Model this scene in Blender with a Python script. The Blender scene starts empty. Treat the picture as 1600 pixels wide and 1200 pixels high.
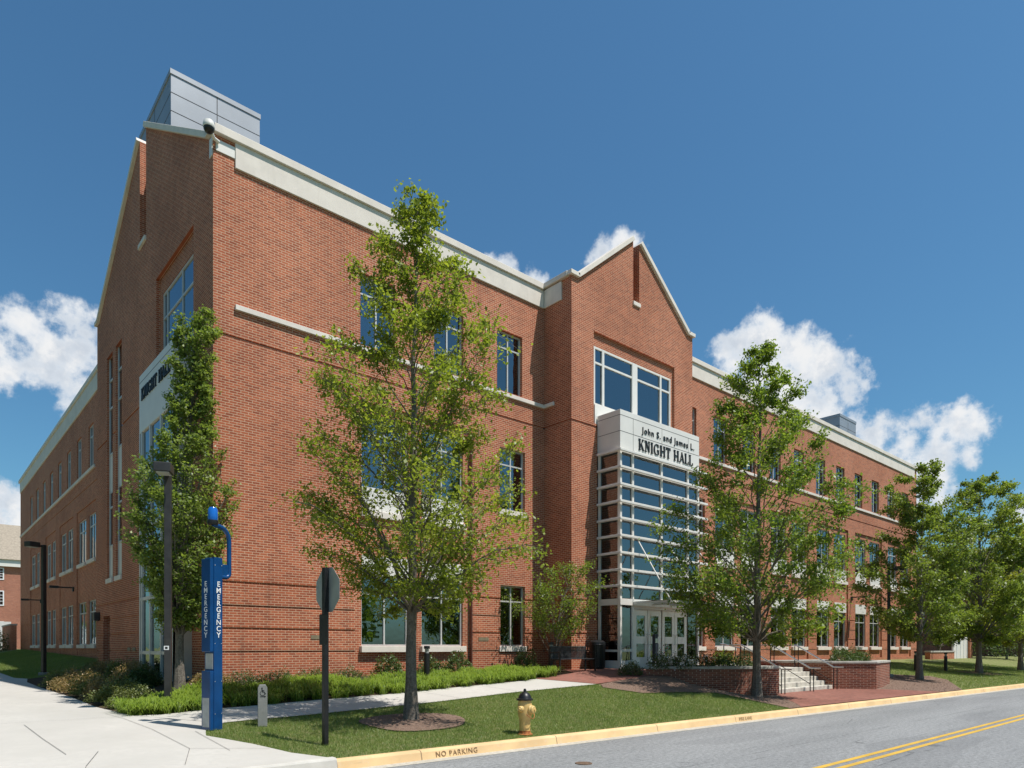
import bpy, bmesh, math, random
import numpy as np
from mathutils import Vector, Matrix

random.seed(7)
RNG = np.random.default_rng(7)
scene = bpy.context.scene
COL = scene.collection
R = math.radians

# ------------------------------------------------------------------ camera
EYE = 1.9
FWD = Vector((0.66262, 0.74896, 0)); RIGHT = Vector((0.74896, -0.66262, 0))
cam_d = bpy.data.cameras.new('camera')
cam_d.sensor_width = 36; cam_d.lens = 1070 / 1600 * 36
cam_d.shift_y = 412 / 1600
cam_d.clip_start = 0.1; cam_d.clip_end = 3000
cam = bpy.data.objects.new('camera', cam_d); COL.objects.link(cam)
CAMP = Vector((-5.9427, -18.3753, EYE))
cam.location = CAMP
cam.rotation_euler = (R(90), 0, R(-41.5))
scene.camera = cam

# ------------------------------------------------------------------ sun, sky
SUN_EL, SUN_AZ = R(64), R(157.3)
TO_SUN = Vector((math.cos(SUN_EL) * math.sin(SUN_AZ), math.cos(SUN_EL) * math.cos(SUN_AZ), math.sin(SUN_EL)))
sd = bpy.data.lights.new('sun', 'SUN'); sd.energy = 5.0; sd.angle = R(0.53); sd.color = (1, .962, .905)
sun = bpy.data.objects.new('sun', sd); COL.objects.link(sun)
sun.rotation_euler = (-TO_SUN).to_track_quat('-Z', 'Y').to_euler()
scene.view_settings.view_transform = 'Standard'; scene.view_settings.look = 'None'
scene.view_settings.exposure = 0.22; scene.view_settings.gamma = 1

world = bpy.data.worlds.new('World'); scene.world = world; world.use_nodes = True
wn = world.node_tree.nodes; wl = world.node_tree.links
for n in list(wn): wn.remove(n)


class NT:
    """small node-graph helper"""
    def __init__(s, tree): s.t = tree; s.n = tree.nodes; s.l = tree.links
    def node(s, kind, **kw):
        n = s.n.new(kind)
        for k, v in kw.items(): setattr(n, k, v)
        return n
    def put(s, sock, v):
        if isinstance(v, bpy.types.NodeSocket): s.l.new(v, sock)
        elif v is not None: sock.default_value = v
    def math(s, op, a, b=None, c=None, clamp=False):
        n = s.node('ShaderNodeMath', operation=op, use_clamp=clamp)
        s.put(n.inputs[0], a); s.put(n.inputs[1], b)
        if c is not None: s.put(n.inputs[2], c)
        return n.outputs[0]
    def vmath(s, op, a, b=None, out=0):
        n = s.node('ShaderNodeVectorMath', operation=op)
        s.put(n.inputs[0], a); s.put(n.inputs[1], b)
        return n.outputs[out]
    def mix(s, f, a, b, blend='MIX'):
        n = s.node('ShaderNodeMix', data_type='RGBA', blend_type=blend)
        s.put(n.inputs[0], f); s.put(n.inputs[6], a); s.put(n.inputs[7], b)
        return n.outputs[2]
    def noise(s, vec, scale, detail=4, rough=.55, dist=0.0):
        n = s.node('ShaderNodeTexNoise'); s.put(n.inputs['Vector'], vec)
        n.inputs['Scale'].default_value = scale; n.inputs['Detail'].default_value = detail
        n.inputs['Roughness'].default_value = rough; n.inputs['Distortion'].default_value = dist
        return n.outputs['Fac']
    def ramp(s, f, a, b, smooth=True):
        n = s.node('ShaderNodeMapRange', interpolation_type='SMOOTHSTEP' if smooth else 'LINEAR')
        s.put(n.inputs[0], f); n.inputs[1].default_value = a; n.inputs[2].default_value = b
        return n.outputs[0]


def dir_px(x, y):
    v = FWD + RIGHT * ((x - 800) / 1070) + Vector((0, 0, (1012 - y) / 1070))
    return v.normalized(), v.length


W = NT(world.node_tree)
sky = W.node('ShaderNodeTexSky', sky_type='NISHITA', sun_disc=False)
sky.sun_elevation = SUN_EL; sky.sun_rotation = SUN_AZ
sky.air_density = 1.25; sky.dust_density = 1.0; sky.ozone_density = 2.2; sky.altitude = 50
bg_sky = W.node('ShaderNodeBackground'); bg_sky.inputs[1].default_value = 0.088
tint = W.mix(1.0, sky.outputs[0], (.53, .91, 1.08, 1), 'MULTIPLY')
W.put(bg_sky.inputs[0], tint)
geo = W.node('ShaderNodeTexCoord')
D = W.vmath('NORMALIZE', geo.outputs['Generated'])
sep = W.node('ShaderNodeSeparateXYZ'); W.put(sep.inputs[0], D)
# clouds that stand in the sky at their own bearings: (px x, px y, radius px)
CL = [(-15, 525, 62), (30, 505, 50), (40, 575, 58), (75, 545, 60), (110, 505, 58), (125, 545, 48), (90, 590, 38), (5, 580, 45),
      (105, 625, 38), (140, 618, 38), (0, 790, 48), (-20, 830, 45), (30, 810, 22),
      (795, 430, 30), (835, 445, 34), (760, 425, 24), (940, 400, 32), (918, 412, 26), (965, 385, 24), (985, 395, 26),
      (1150, 538, 44), (1190, 530, 52), (1230, 545, 48), (1285, 580, 52), (1240, 600, 62), (1325, 600, 42), (1180, 590, 44), (1352, 598, 22), (1290, 625, 40), (1130, 590, 20),
      (1150, 560, 36), (1370, 690, 58), (1415, 685, 58), (1460, 700, 66), (1500, 680, 52), (1440, 740, 66), (1380, 735, 56), (1330, 665, 30), (1515, 710, 30), (1345, 720, 60), (1300, 700, 50),
      (1590, 800, 32), (1620, 790, 40), (1250, 650, 40), (1290, 660, 44)]
wob = W.node('ShaderNodeTexNoise'); W.put(wob.inputs['Vector'], D); wob.inputs['Scale'].default_value = 11; wob.inputs['Detail'].default_value = 3
wv = W.vmath('SUBTRACT', wob.outputs['Color'], (0.5, 0.5, 0.5))
wsc = W.node('ShaderNodeVectorMath', operation='SCALE'); W.put(wsc.inputs[0], wv); wsc.inputs['Scale'].default_value = 0.035
DW = W.vmath('ADD', D, wsc.outputs[0])
blob = None
for (px, py, pr) in CL:
    d, ln = dir_px(px, py)
    rad = pr / 1070 / (ln ** 1.5)
    dist = W.vmath('DISTANCE', DW, tuple(d), 1)
    v = W.math('MULTIPLY_ADD', dist, -1 / rad, 1.0)
    blob = v if blob is None else W.math('SMOOTH_MAX', blob, v, 0.25)
fb = W.noise(D, 16, 9, .62)
fb2 = W.noise(D, 42, 6, .6)
dens = W.math('ADD', blob, W.math('MULTIPLY_ADD', fb, 2.9, -1.52))
dens = W.math('ADD', dens, W.math('MULTIPLY_ADD', fb2, 1.5, -0.75))
mask = W.ramp(dens, -0.10, 0.60)
up = W.vmath('SUBTRACT', D, (0, 0, 0))
core = W.ramp(W.math('ADD', dens, W.math('MULTIPLY_ADD', fb2, .9, -.45)), 0.1, 1.1)
lump = W.noise(W.vmath('ADD', D, tuple(-TO_SUN * .012)), 20, 7, .6)
shade = W.ramp(W.math('SUBTRACT', lump, fb), -.12, .12)
ccol = W.mix(shade, (.98, .98, .98, 1), (.66, .72, .80, 1))
ccol = W.mix(core, (.80, .86, .93, 1), ccol)
bg_c = W.node('ShaderNodeBackground'); W.put(bg_c.inputs[0], ccol); bg_c.inputs[1].default_value = 0.80
ms = W.node('ShaderNodeMixShader'); W.put(ms.inputs[0], W.math('MULTIPLY', mask, .96)); W.l.new(bg_sky.outputs[0], ms.inputs[1]); W.l.new(bg_c.outputs[0], ms.inputs[2])
wo = W.node('ShaderNodeOutputWorld'); W.l.new(ms.outputs[0], wo.inputs[0])

# ------------------------------------------------------------------ materials
def new_mat(name):
    m = bpy.data.materials.new(name); m.use_nodes = True
    n = NT(m.node_tree); b = n.n['Principled BSDF']
    return m, n, b


def plain(name, col, rough=.6, var=.12, scale=6, metal=0.0, bump=0.0, bscale=40, spec=.4, streak=0.0):
    m, n, b = new_mat(name)
    g = n.node('ShaderNodeNewGeometry').outputs['Position']
    f = n.noise(g, scale, 6, .6)
    lo = tuple(c * (1 - var * 1.6) for c in col) + (1,); hi = tuple(min(1, c * (1 + var * 1.6)) for c in col) + (1,)
    c = n.mix(n.ramp(f, .25, .75), lo, hi)
    if streak:
        st = n.vmath('MULTIPLY', g, (7, 7, .5))
        c = n.mix(n.math('MULTIPLY', n.ramp(n.noise(st, 1, 5, .6), .52, .78), streak), c, tuple(k * .45 for k in col) + (1,))
    n.put(b.inputs['Base Color'], c); b.inputs['Roughness'].default_value = rough
    b.inputs['Metallic'].default_value = metal; b.inputs['Specular IOR Level'].default_value = spec
    if bump:
        bn = n.node('ShaderNodeBump'); bn.inputs['Strength'].default_value = bump; bn.inputs['Distance'].default_value = .01
        n.put(bn.inputs['Height'], n.noise(g, bscale, 5, .6)); n.put(b.inputs['Normal'], bn.outputs[0])
    return m


def brick(name, c1, c2, mortar, flat=False, bw=.203, rh=.0677, ms_=.0055):
    m, n, b = new_mat(name)
    g = n.node('ShaderNodeNewGeometry')
    ps = n.node('ShaderNodeSeparateXYZ'); n.put(ps.inputs[0], g.outputs['Position'])
    ns = n.node('ShaderNodeSeparateXYZ'); n.put(ns.inputs[0], g.outputs['True Normal'])
    ax = n.math('ABSOLUTE', ns.outputs[0]); ay = n.math('ABSOLUTE', ns.outputs[1])
    cv = n.node('ShaderNodeCombineXYZ')
    if flat:
        n.put(cv.inputs[0], ps.outputs[0]); n.put(cv.inputs[1], ps.outputs[1])
    else:
        # run along the wall: weights follow the wall's own direction, so skew walls work too
        fx = n.math('GREATER_THAN', ax, ay)
        u = n.math('ADD', n.math('MULTIPLY', ps.outputs[1], fx), n.math('MULTIPLY', ps.outputs[0], n.math('SUBTRACT', 1.0, fx)))
        n.put(cv.inputs[0], u); n.put(cv.inputs[1], ps.outputs[2])
    t = n.node('ShaderNodeTexBrick'); n.put(t.inputs['Vector'], cv.outputs[0])
    t.inputs['Scale'].default_value = 1; t.inputs['Brick Width'].default_value = bw; t.inputs['Row Height'].default_value = rh
    t.inputs['Mortar Size'].default_value = ms_; t.inputs['Mortar Smooth'].default_value = .15; t.inputs['Bias'].default_value = -.15
    t.inputs['Color1'].default_value = c1 + (1,); t.inputs['Color2'].default_value = c2 + (1,); t.inputs['Mortar'].default_value = mortar + (1,)
    big = n.noise(g.outputs['Position'], .35, 5, .6); mid = n.noise(g.outputs['Position'], 3.1, 5, .6)
    c = n.mix(n.ramp(big, .3, .7), t.outputs['Color'], n.mix(1.0, t.outputs['Color'], (.80, .76, .74, 1), 'MULTIPLY'))
    c = n.mix(n.ramp(mid, .35, .75), c, n.mix(1.0, c, (1.12, 1.1, 1.08, 1), 'MULTIPLY'))
    sv = n.vmath('MULTIPLY', g.outputs['Position'], (2.2, 2.2, .16))
    c = n.mix(n.math('MULTIPLY', n.ramp(n.noise(sv, 1, 5, .6), .56, .78), .34), c, (.11, .055, .04, 1))
    n.put(b.inputs['Base Color'], c); b.inputs['Roughness'].default_value = .85; b.inputs['Specular IOR Level'].default_value = .2
    bn = n.node('ShaderNodeBump'); bn.inputs['Strength'].default_value = .5; bn.inputs['Distance'].default_value = .006
    n.put(bn.inputs['Height'], n.math('SUBTRACT', 1.0, t.outputs['Fac'])); n.put(b.inputs['Normal'], bn.outputs[0])
    return m


def glass(name, tint_=(.34, .42, .44), base=.2):
    m, n, b = new_mat(name)
    n.n.remove(b)
    out = n.n['Material Output']
    tr = n.node('ShaderNodeBsdfTransparent'); tr.inputs[0].default_value = tint_ + (1,)
    gl = n.node('ShaderNodeBsdfGlossy'); gl.inputs['Roughness'].default_value = .015; gl.inputs[0].default_value = (.78, .86, .9, 1)
    g = n.node('ShaderNodeNewGeometry')
    bn = n.node('ShaderNodeBump'); bn.inputs['Strength'].default_value = .075; bn.inputs['Distance'].default_value = .05
    n.put(bn.inputs['Height'], n.noise(g.outputs['Position'], 1.6, 2)); n.put(gl.inputs['Normal'], bn.outputs[0])
    fr = n.node('ShaderNodeFresnel'); fr.inputs[0].default_value = 1.6
    f = n.math('ADD', fr.outputs[0], base, clamp=True)
    mx = n.node('ShaderNodeMixShader'); n.put(mx.inputs[0], f); n.l.new(tr.outputs[0], mx.inputs[1]); n.l.new(gl.outputs[0], mx.inputs[2])
    n.l.new(mx.outputs[0], out.inputs[0])
    return m


def leafy(name, c_lo, c_hi, trans=.35, rough=.45):
    m, n, b = new_mat(name)
    at = n.node('ShaderNodeAttribute'); at.attribute_name = 'tint'
    g = n.node('ShaderNodeNewGeometry')
    f = n.math('ADD', n.math('MULTIPLY', at.outputs['Fac'], .75), n.math('MULTIPLY', n.noise(g.outputs['Position'], 1.1, 3), .25))
    c = n.mix(f, c_lo + (1,), c_hi + (1,))
    n.put(b.inputs['Base Color'], c); b.inputs['Roughness'].default_value = rough; b.inputs['Specular IOR Level'].default_value = .45
    tl = n.node('ShaderNodeBsdfTranslucent'); n.put(tl.inputs[0], n.mix(1.0, c, (1.5, 1.55, .8, 1), 'MULTIPLY'))
    mx = n.node('ShaderNodeMixShader'); mx.inputs[0].default_value = trans
    n.l.new(b.outputs[0], mx.inputs[1]); n.l.new(tl.outputs[0], mx.inputs[2])
    n.l.new(mx.outputs[0], n.n['Material Output'].inputs[0])
    return m


def ground_mat(name, cols, s1, s2, rough=.95, bump=.6, bscale=60, specks=None):
    m, n, b = new_mat(name)
    g = n.node('ShaderNodeNewGeometry').outputs['Position']
    f1 = n.noise(g, s1, 6, .65); f2 = n.noise(g, s2, 6, .7)
    c = n.mix(n.ramp(f1, .3, .7), cols[0] + (1,), cols[1] + (1,))
    c = n.mix(n.ramp(f2, .4, .68), c, cols[2] + (1,))
    if specks:
        vo = n.node('ShaderNodeTexVoronoi'); n.put(vo.inputs['Vector'], g); vo.inputs['Scale'].default_value = specks[1]
        c = n.mix(n.math('MULTIPLY', n.ramp(vo.outputs['Distance'], .3, .1), specks[2]), c, specks[0] + (1,))
    n.put(b.inputs['Base Color'], c); b.inputs['Roughness'].default_value = rough; b.inputs['Specular IOR Level'].default_value = .15
    bn = n.node('ShaderNodeBump'); bn.inputs['Strength'].default_value = bump; bn.inputs['Distance'].default_value = .02
    n.put(bn.inputs['Height'], n.noise(g, bscale, 6, .7)); n.put(b.inputs['Normal'], bn.outputs[0])
    return m


M = {}
M['brick'] = brick('red_brick', (.44, .129, .063), (.265, .069, .036), (.63, .455, .315), ms_=.0068)
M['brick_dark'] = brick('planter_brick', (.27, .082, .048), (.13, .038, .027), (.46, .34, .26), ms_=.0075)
M['brick_far'] = brick('far_brick', (.40, .16, .10), (.30, .11, .075), (.45, .33, .26))
M['paver'] = brick('brick_paving', (.27, .115, .085), (.20, .085, .065), (.22, .14, .11), flat=True, bw=.2, rh=.1)
M['stone'] = plain('limestone', (.68, .605, .53), .8, .05, 1.6, bump=.15, streak=.12)
M['stone_cap'] = plain('cast_stone_cap', (.42, .39, .34), .85, .14, 3, bump=.2, streak=.3)
M['white_metal'] = plain('white_metal_panel', (.70, .665, .61), .45, .03, 1.5)
M['alu'] = plain('light_grey_aluminium', (.55, .535, .51), .38, .04, 2, metal=.15)
M['panel_grey'] = plain('grey_metal_panel', (.30, .31, .33), .42, .05, .8, metal=.3)
M['joint'] = plain('dark_joint', (.05, .045, .045), .9, .1)
M['saw_cut'] = plain('saw_cut', (.16, .15, .14), .9, .2)
M['roof'] = plain('roof_membrane', (.25, .25, .25), .9, .1, 1)
M['inside'] = plain('dim_room', (.035, .037, .04), .9, .4, .9)  # dimness of the rooms is put into this near-black colour
M['blind'] = plain('window_blind', (.42, .44, .42), .8, .08, 2)
M['green_blind'] = plain('pale_green_blind', (.36, .48, .42), .8, .08, 2)
M['glass'] = glass('window_glass', (.33, .42, .46), .17)
M['glass_box'] = glass('curtain_glass', (.36, .43, .45), .15)
M['black'] = plain('black_metal', (.012, .012, .013), .4, .2, 8)
M['bronze'] = plain('dark_bronze_paint', (.035, .033, .032), .45, .15, 5)
M['letter'] = plain('black_letter', (.014, .014, .014), .5, .1)
M['steel'] = plain('brushed_steel', (.55, .55, .54), .3, .05, 20, metal=.9)
M['blue'] = plain('blue_paint', (.002, .048, .165), .3, .1, 3, spec=.5)
M['blue_lens'] = plain('blue_lens', (.01, .12, .45), .12, .1, 3, spec=.7)
M['white_paint'] = plain('white_paint', (.75, .75, .75), .5, .05)
M['conc'] = ground_mat('concrete_paving', [(.425, .40, .36), (.505, .475, .43), (.45, .425, .385)], .45, 7, .85, .15, 90)
M['conc_grey'] = ground_mat('concrete_post', [(.20, .20, .185), (.27, .265, .25), (.23, .23, .215)], 3, 20, .85, .3, 60)
M['steps'] = plain('concrete_steps', (.50, .46, .39), .85, .14, 4, bump=.3, streak=.35)
M['gutter'] = ground_mat('gutter_concrete', [(.42, .38, .31), (.52, .48, .41), (.36, .32, .26)], 1.2, 12, .9, .3, 70)
M['grass'] = ground_mat('lawn', [(.12, .155, .04), (.165, .195, .06), (.25, .215, .11)], 1.3, 5, .95, 1.0, 90)
M['mulch'] = ground_mat('mulch', [(.19, .125, .09), (.27, .19, .145), (.10, .06, .045)], 12, 45, .95, 1.0, 55, ((.30, .22, .17), 60, .5))
M['soil'] = ground_mat('bed_soil', [(.07, .05, .03), (.1, .07, .045), (.04, .03, .02)], 6, 30, .95, 1.0, 50)
M['bark'] = ground_mat('bark', [(.17, .145, .12), (.23, .20, .165), (.10, .085, .07)], 5, 22, .95, 1.0, 40)
M['leaf_main'] = leafy('leaf_yellow_green', (.105, .155, .018), (.36, .395, .06), .47)
M['leaf_mid'] = leafy('leaf_mid_green', (.08, .14, .02), (.27, .335, .052), .45)
M['leaf_dark'] = leafy('leaf_deep_green', (.09, .145, .022), (.27, .32, .06), .46)
M['leaf_col'] = leafy('leaf_columnar', (.085, .14, .025), (.30, .36, .09), .44)
M['leaf_pale'] = leafy('leaf_pale', (.17, .19, .025), (.40, .40, .07), .48)
M['leaf_shrub'] = leafy('leaf_shrub', (.04, .075, .018), (.12, .16, .045), .28)
M['leaf_rust'] = leafy('leaf_rust', (.12, .12, .04), (.42, .27, .13), .32)
M['leaf_olive'] = leafy('leaf_olive', (.075, .10, .024), (.22, .24, .075), .3)
M['lily'] = leafy('lily_blade', (.10, .17, .022), (.28, .36, .06), .40, .4)
M['blade'] = leafy('grass_blade', (.08, .145, .028), (.26, .315, .095), .40)
M['petal_w'] = plain('white_petal', (.75, .70, .66), .6, .1)
M['petal_r'] = plain('red_petal', (.45, .02, .05), .6, .2)
M['tan_roof'] = plain('tan_shingle', (.30, .25, .19), .9, .15, 5, bump=.4)
M['sign_back'] = plain('sign_back_metal', (.34, .36, .33), .45, .08, 4, metal=.4)
M['bench'] = plain('bench_metal', (.055, .058, .062), .4, .2, 8, metal=.2)
M['tyre'] = plain('tyre_rubber', (.015, .015, .015), .8, .1)
M['car'] = plain('dark_car_paint', (.015, .017, .022), .15, .1, spec=.7)


def asphalt():
    m, n, b = new_mat('asphalt')
    g = n.node('ShaderNodeNewGeometry').outputs['Position']
    big = n.noise(n.vmath('MULTIPLY', g, (.14, .7, 1)), 1, 5, .6); fine = n.math('ADD', n.math('MULTIPLY', n.noise(g, 42, 6, .8), .5), n.math('MULTIPLY', n.noise(g, 13, 5, .75), .5))
    c = n.mix(n.ramp(big, .3, .7), (.205, .206, .206, 1), (.255, .255, .254, 1))
    c = n.mix(n.ramp(fine, .38, .62), n.mix(1.0, c, (.62, .62, .62, 1), 'MULTIPLY'), n.mix(1.0, c, (1.3, 1.3, 1.28, 1), 'MULTIPLY'))
    vo = n.node('ShaderNodeTexVoronoi', feature='DISTANCE_TO_EDGE'); n.put(vo.inputs['Vector'], n.vmath('ADD', n.vmath('MULTIPLY', g, (.16, .42, 1)), n.vmath('MULTIPLY', n.node('ShaderNodeTexNoise').outputs['Color'], (.0, .0, .0))))
    vo.inputs['Scale'].default_value = 1
    wob_ = n.noise(g, 2.5, 5, .7)
    crack = n.ramp(n.math('ADD', vo.outputs['Distance'], n.math('MULTIPLY_ADD', wob_, .05, -.025)), .006, .0)
    gate = n.ramp(n.noise(g, .45, 3), .5, .62)
    c = n.mix(n.math('MULTIPLY', n.math('MULTIPLY', crack, gate), .7), c, (.06, .06, .06, 1))
    sy = n.node('ShaderNodeSeparateXYZ'); n.put(sy.inputs[0], g)
    seam = n.math('ADD', sy.outputs[1], n.math('MULTIPLY_ADD', n.noise(g, 1.1, 6, .7), .16, 11.95))
    sl = n.math('MULTIPLY', n.ramp(n.math('ABSOLUTE', seam), .022, .006), n.ramp(n.noise(n.vmath('MULTIPLY', g, (.5, 0, 0)), 1, 4), .42, .55))
    c = n.mix(n.math('MULTIPLY', sl, .6), c, (.07, .07, .07, 1))
    patch = n.ramp(n.noise(n.vmath('MULTIPLY', g, (.10, .55, 1)), 1, 2, .5), .56, .575)
    c = n.mix(n.math('MULTIPLY', patch, .22), c, (.12, .12, .122, 1))
    st = n.ramp(n.noise(n.vmath('MULTIPLY', g, (.3, 1.6, 1)), 1, 4, .6), .62, .78)
    c = n.mix(n.math('MULTIPLY', st, .35), c, (.10, .10, .10, 1))
    n.put(b.inputs['Base Color'], c); b.inputs['Roughness'].default_value = .88; b.inputs['Specular IOR Level'].default_value = .25
    bn = n.node('ShaderNodeBump'); bn.inputs['Strength'].default_value = .5; bn.inputs['Distance'].default_value = .006
    n.put(bn.inputs['Height'], fine); n.put(b.inputs['Normal'], bn.outputs[0])
    return m


def worn_paint(name, col, under, wear=.5, joints=False):
    m, n, b = new_mat(name)
    g = n.node('ShaderNodeNewGeometry').outputs['Position']
    c = n.mix(n.ramp(n.noise(g, 1.4, 5, .6), .3, .7), tuple(k * .86 for k in col) + (1,), tuple(min(1, k * 1.1) for k in col) + (1,))
    w = n.ramp(n.noise(g, 7, 8, .72), wear, wear + .16)
    c = n.mix(n.math('MULTIPLY', w, .65), c, under + (1,))
    gr = n.ramp(n.noise(n.vmath('MULTIPLY', g, (1.1, 6, 14)), 1, 6, .7), .60, .74)
    c = n.mix(n.math('MULTIPLY', gr, .55), c, (.13, .09, .06, 1))
    if joints:
        s = n.node('ShaderNodeSeparateXYZ'); n.put(s.inputs[0], g)
        j = n.math('LESS_THAN', n.math('ABSOLUTE', n.math('SUBTRACT', n.math('FRACT', n.math('MULTIPLY_ADD', s.outputs[0], 1 / 3.1, .32)), .5)), .0035)
        c = n.mix(n.math('MULTIPLY', j, .7), c, (.12, .08, .05, 1))
    n.put(b.inputs['Base Color'], c); b.inputs['Roughness'].default_value = .75; b.inputs['Specular IOR Level'].default_value = .25
    return m


M['asphalt'] = asphalt()
M['kerb_yellow'] = worn_paint('kerb_yellow_paint', (.70, .475, .245), (.58, .49, .36), .55, True)
M['kerb_grey'] = worn_paint('kerb_concrete', (.50, .47, .42), (.36, .33, .29), .60, True)
M['line_yellow'] = worn_paint('road_line_paint', (.55, .34, .055), (.2, .19, .17), .58)
M['stencil'] = worn_paint('stencil_paint', (.18, .11, .06), (.66, .43, .2), .44)


def hydrant_mat(name, col):
    m, n, b = new_mat(name)
    g = n.node('ShaderNodeNewGeometry').outputs['Position']
    s = n.node('ShaderNodeSeparateXYZ'); n.put(s.inputs[0], g)
    w = n.noise(n.vmath('MULTIPLY', g, (16, 16, 6)), 1, 6, .7)
    c = n.mix(n.ramp(n.noise(g, 9, 4), .3, .7), tuple(k * .8 for k in col) + (1,), col + (1,))
    c = n.mix(n.ramp(w, .60, .68), c, (.22, .075, .025, 1))
    n.put(b.inputs['Base Color'], c); b.inputs['Roughness'].default_value = .5
    return m


M['hyd_yellow'] = hydrant_mat('hydrant_yellow', (.70, .47, .17))
M['hyd_rust'] = plain('hydrant_rust', (.36, .12, .035), .8, .35, 14, bump=.4)

# ------------------------------------------------------------------ object helpers
def empty(name, loc=(0, 0, 0), rz=0):
    o = bpy.data.objects.new(name, None); COL.objects.link(o); o.location = loc; o.rotation_euler = (0, 0, rz)
    o.empty_display_size = .2
    return o


def tag(o, label=None, cat=None, group=None, kind=None):
    if label: o['label'] = label
    if cat: o['category'] = cat
    if group: o['group'] = group
    if kind: o['kind'] = kind
    return o


def thing(name, label, cat, loc=(0, 0, 0), rz=0, group=None):
    return tag(empty(name, loc, rz), label, cat, group)


class MB:
    def __init__(s): s.v = []; s.f = []
    def add(s, vs, fs):
        o = len(s.v); s.v += [tuple(v) for v in vs]; s.f += [tuple(i + o for i in f) for f in fs]; return s
    def box(s, a, b):
        x0, x1 = sorted((a[0], b[0])); y0, y1 = sorted((a[1], b[1])); z0, z1 = sorted((a[2], b[2]))
        return s.add([(x0, y0, z0), (x1, y0, z0), (x1, y1, z0), (x0, y1, z0), (x0, y0, z1), (x1, y0, z1), (x1, y1, z1), (x0, y1, z1)],
                     [(0, 3, 2, 1), (4, 5, 6, 7), (0, 1, 5, 4), (1, 2, 6, 5), (2, 3, 7, 6), (3, 0, 4, 7)])
    def prism(s, poly, a, b):
        """poly of 3-D points extruded by vector from a to b offsets"""
        n = len(poly); A = [Vector(p) + Vector(a) for p in poly]; B = [Vector(p) + Vector(b) for p in poly]
        return s.add(A + B, [tuple(range(n))[::-1], tuple(range(n, 2 * n))] + [(i, (i + 1) % n, n + (i + 1) % n, n + i) for i in range(n)])
    def tube(s, pts, rad, n=8, cap=True):
        pts = [Vector(p) for p in pts]; rs = rad if isinstance(rad, (list, tuple)) else [rad] * len(pts)
        o = len(s.v); ref = None
        for i, p in enumerate(pts):
            t = (pts[min(i + 1, len(pts) - 1)] - pts[max(i - 1, 0)])
            t = t.normalized() if t.length > 1e-9 else Vector((0, 0, 1))
            if ref is None: ref = Vector((1, 0, 0)) if abs(t.x) < .8 else Vector((0, 1, 0))
            u = (ref - t * ref.dot(t)).normalized(); w = t.cross(u); ref = u
            for k in range(n):
                a = 2 * math.pi * k / n
                s.v.append(tuple(p + (u * math.cos(a) + w * math.sin(a)) * rs[i]))
        for i in range(len(pts) - 1):
            for k in range(n):
                s.f.append((o + i * n + k, o + i * n + (k + 1) % n, o + (i + 1) * n + (k + 1) % n, o + (i + 1) * n + k))
        if cap:
            s.f.append(tuple(o + k for k in range(n))[::-1]); s.f.append(tuple(o + (len(pts) - 1) * n + k for k in range(n)))
        return s
    def bar(s, a, b, w, h=None):
        """square bar between two points"""
        a = Vector(a); b = Vector(b); h = h or w; t = (b - a).normalized()
        u = t.cross(Vector((0, 0, 1))); u = u.normalized() if u.length > 1e-3 else Vector((1, 0, 0)); w_ = u.cross(t)
        q = [u * w / 2 + w_ * h / 2, -u * w / 2 + w_ * h / 2, -u * w / 2 - w_ * h / 2, u * w / 2 - w_ * h / 2]
        return s.add([a + k for k in q] + [b + k for k in q], [(3, 2, 1, 0), (4, 5, 6, 7)] + [(i, (i + 1) % 4, 4 + (i + 1) % 4, 4 + i) for i in range(4)])
    def lathe(s, prof, n=24, c=(0, 0, 0), M4=None):
        o = len(s.v)
        for (r, z) in prof:
            for k in range(n):
                a = 2 * math.pi * k / n; v = Vector((c[0] + r * math.cos(a), c[1] + r * math.sin(a), c[2] + z))
                s.v.append(tuple(M4 @ v if M4 else v))
        for i in range(len(prof) - 1):
            for k in range(n):
                s.f.append((o + i * n + k, o + i * n + (k + 1) % n, o + (i + 1) * n + (k + 1) % n, o + (i + 1) * n + k))
        s.f.append(tuple(o + k for k in range(n))[::-1]); s.f.append(tuple(o + (len(prof) - 1) * n + k for k in range(n)))
        return s
    def build(s, name, mat, parent=None, smooth=False, bevel=0, loc=None):
        me = bpy.data.meshes.new(name); me.from_pydata(s.v, [], s.f); me.update()
        o = bpy.data.objects.new(name, me); COL.objects.link(o)
        if mat: me.materials.append(mat)
        if smooth:
            me.polygons.foreach_set('use_smooth', [True] * len(me.polygons))
            try: me.set_sharp_from_angle(angle=R(38))
            except Exception: pass
        if bevel:
            bv = o.modifiers.new('bevel', 'BEVEL'); bv.width = bevel; bv.segments = 2; bv.limit_method = 'ANGLE'
        if parent: o.parent = parent
        if loc: o.location = loc
        return o


def np_mesh(name, V, Fq, mat, parent=None, tint=None, smooth=False):
    """big quad mesh from numpy arrays"""
    me = bpy.data.meshes.new(name); V = np.asarray(V, np.float32); Fq = np.asarray(Fq, np.int32)
    k = Fq.shape[1]
    me.vertices.add(len(V)); me.vertices.foreach_set('co', V.ravel())
    me.loops.add(Fq.size); me.loops.foreach_set('vertex_index', Fq.ravel())
    me.polygons.add(len(Fq)); me.polygons.foreach_set('loop_start', np.arange(0, Fq.size, k, dtype=np.int32))
    me.polygons.foreach_set('loop_total', np.full(len(Fq), k, np.int32))
    me.update(calc_edges=True); me.validate()
    if tint is not None:
        a = me.attributes.new('tint', 'FLOAT', 'POINT'); a.data.foreach_set('value', np.asarray(tint, np.float32))
    if smooth: me.polygons.foreach_set('use_smooth', np.ones(len(Fq), bool))
    me.materials.append(mat)
    o = bpy.data.objects.new(name, me); COL.objects.link(o)
    if parent: o.parent = parent
    return o


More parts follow.
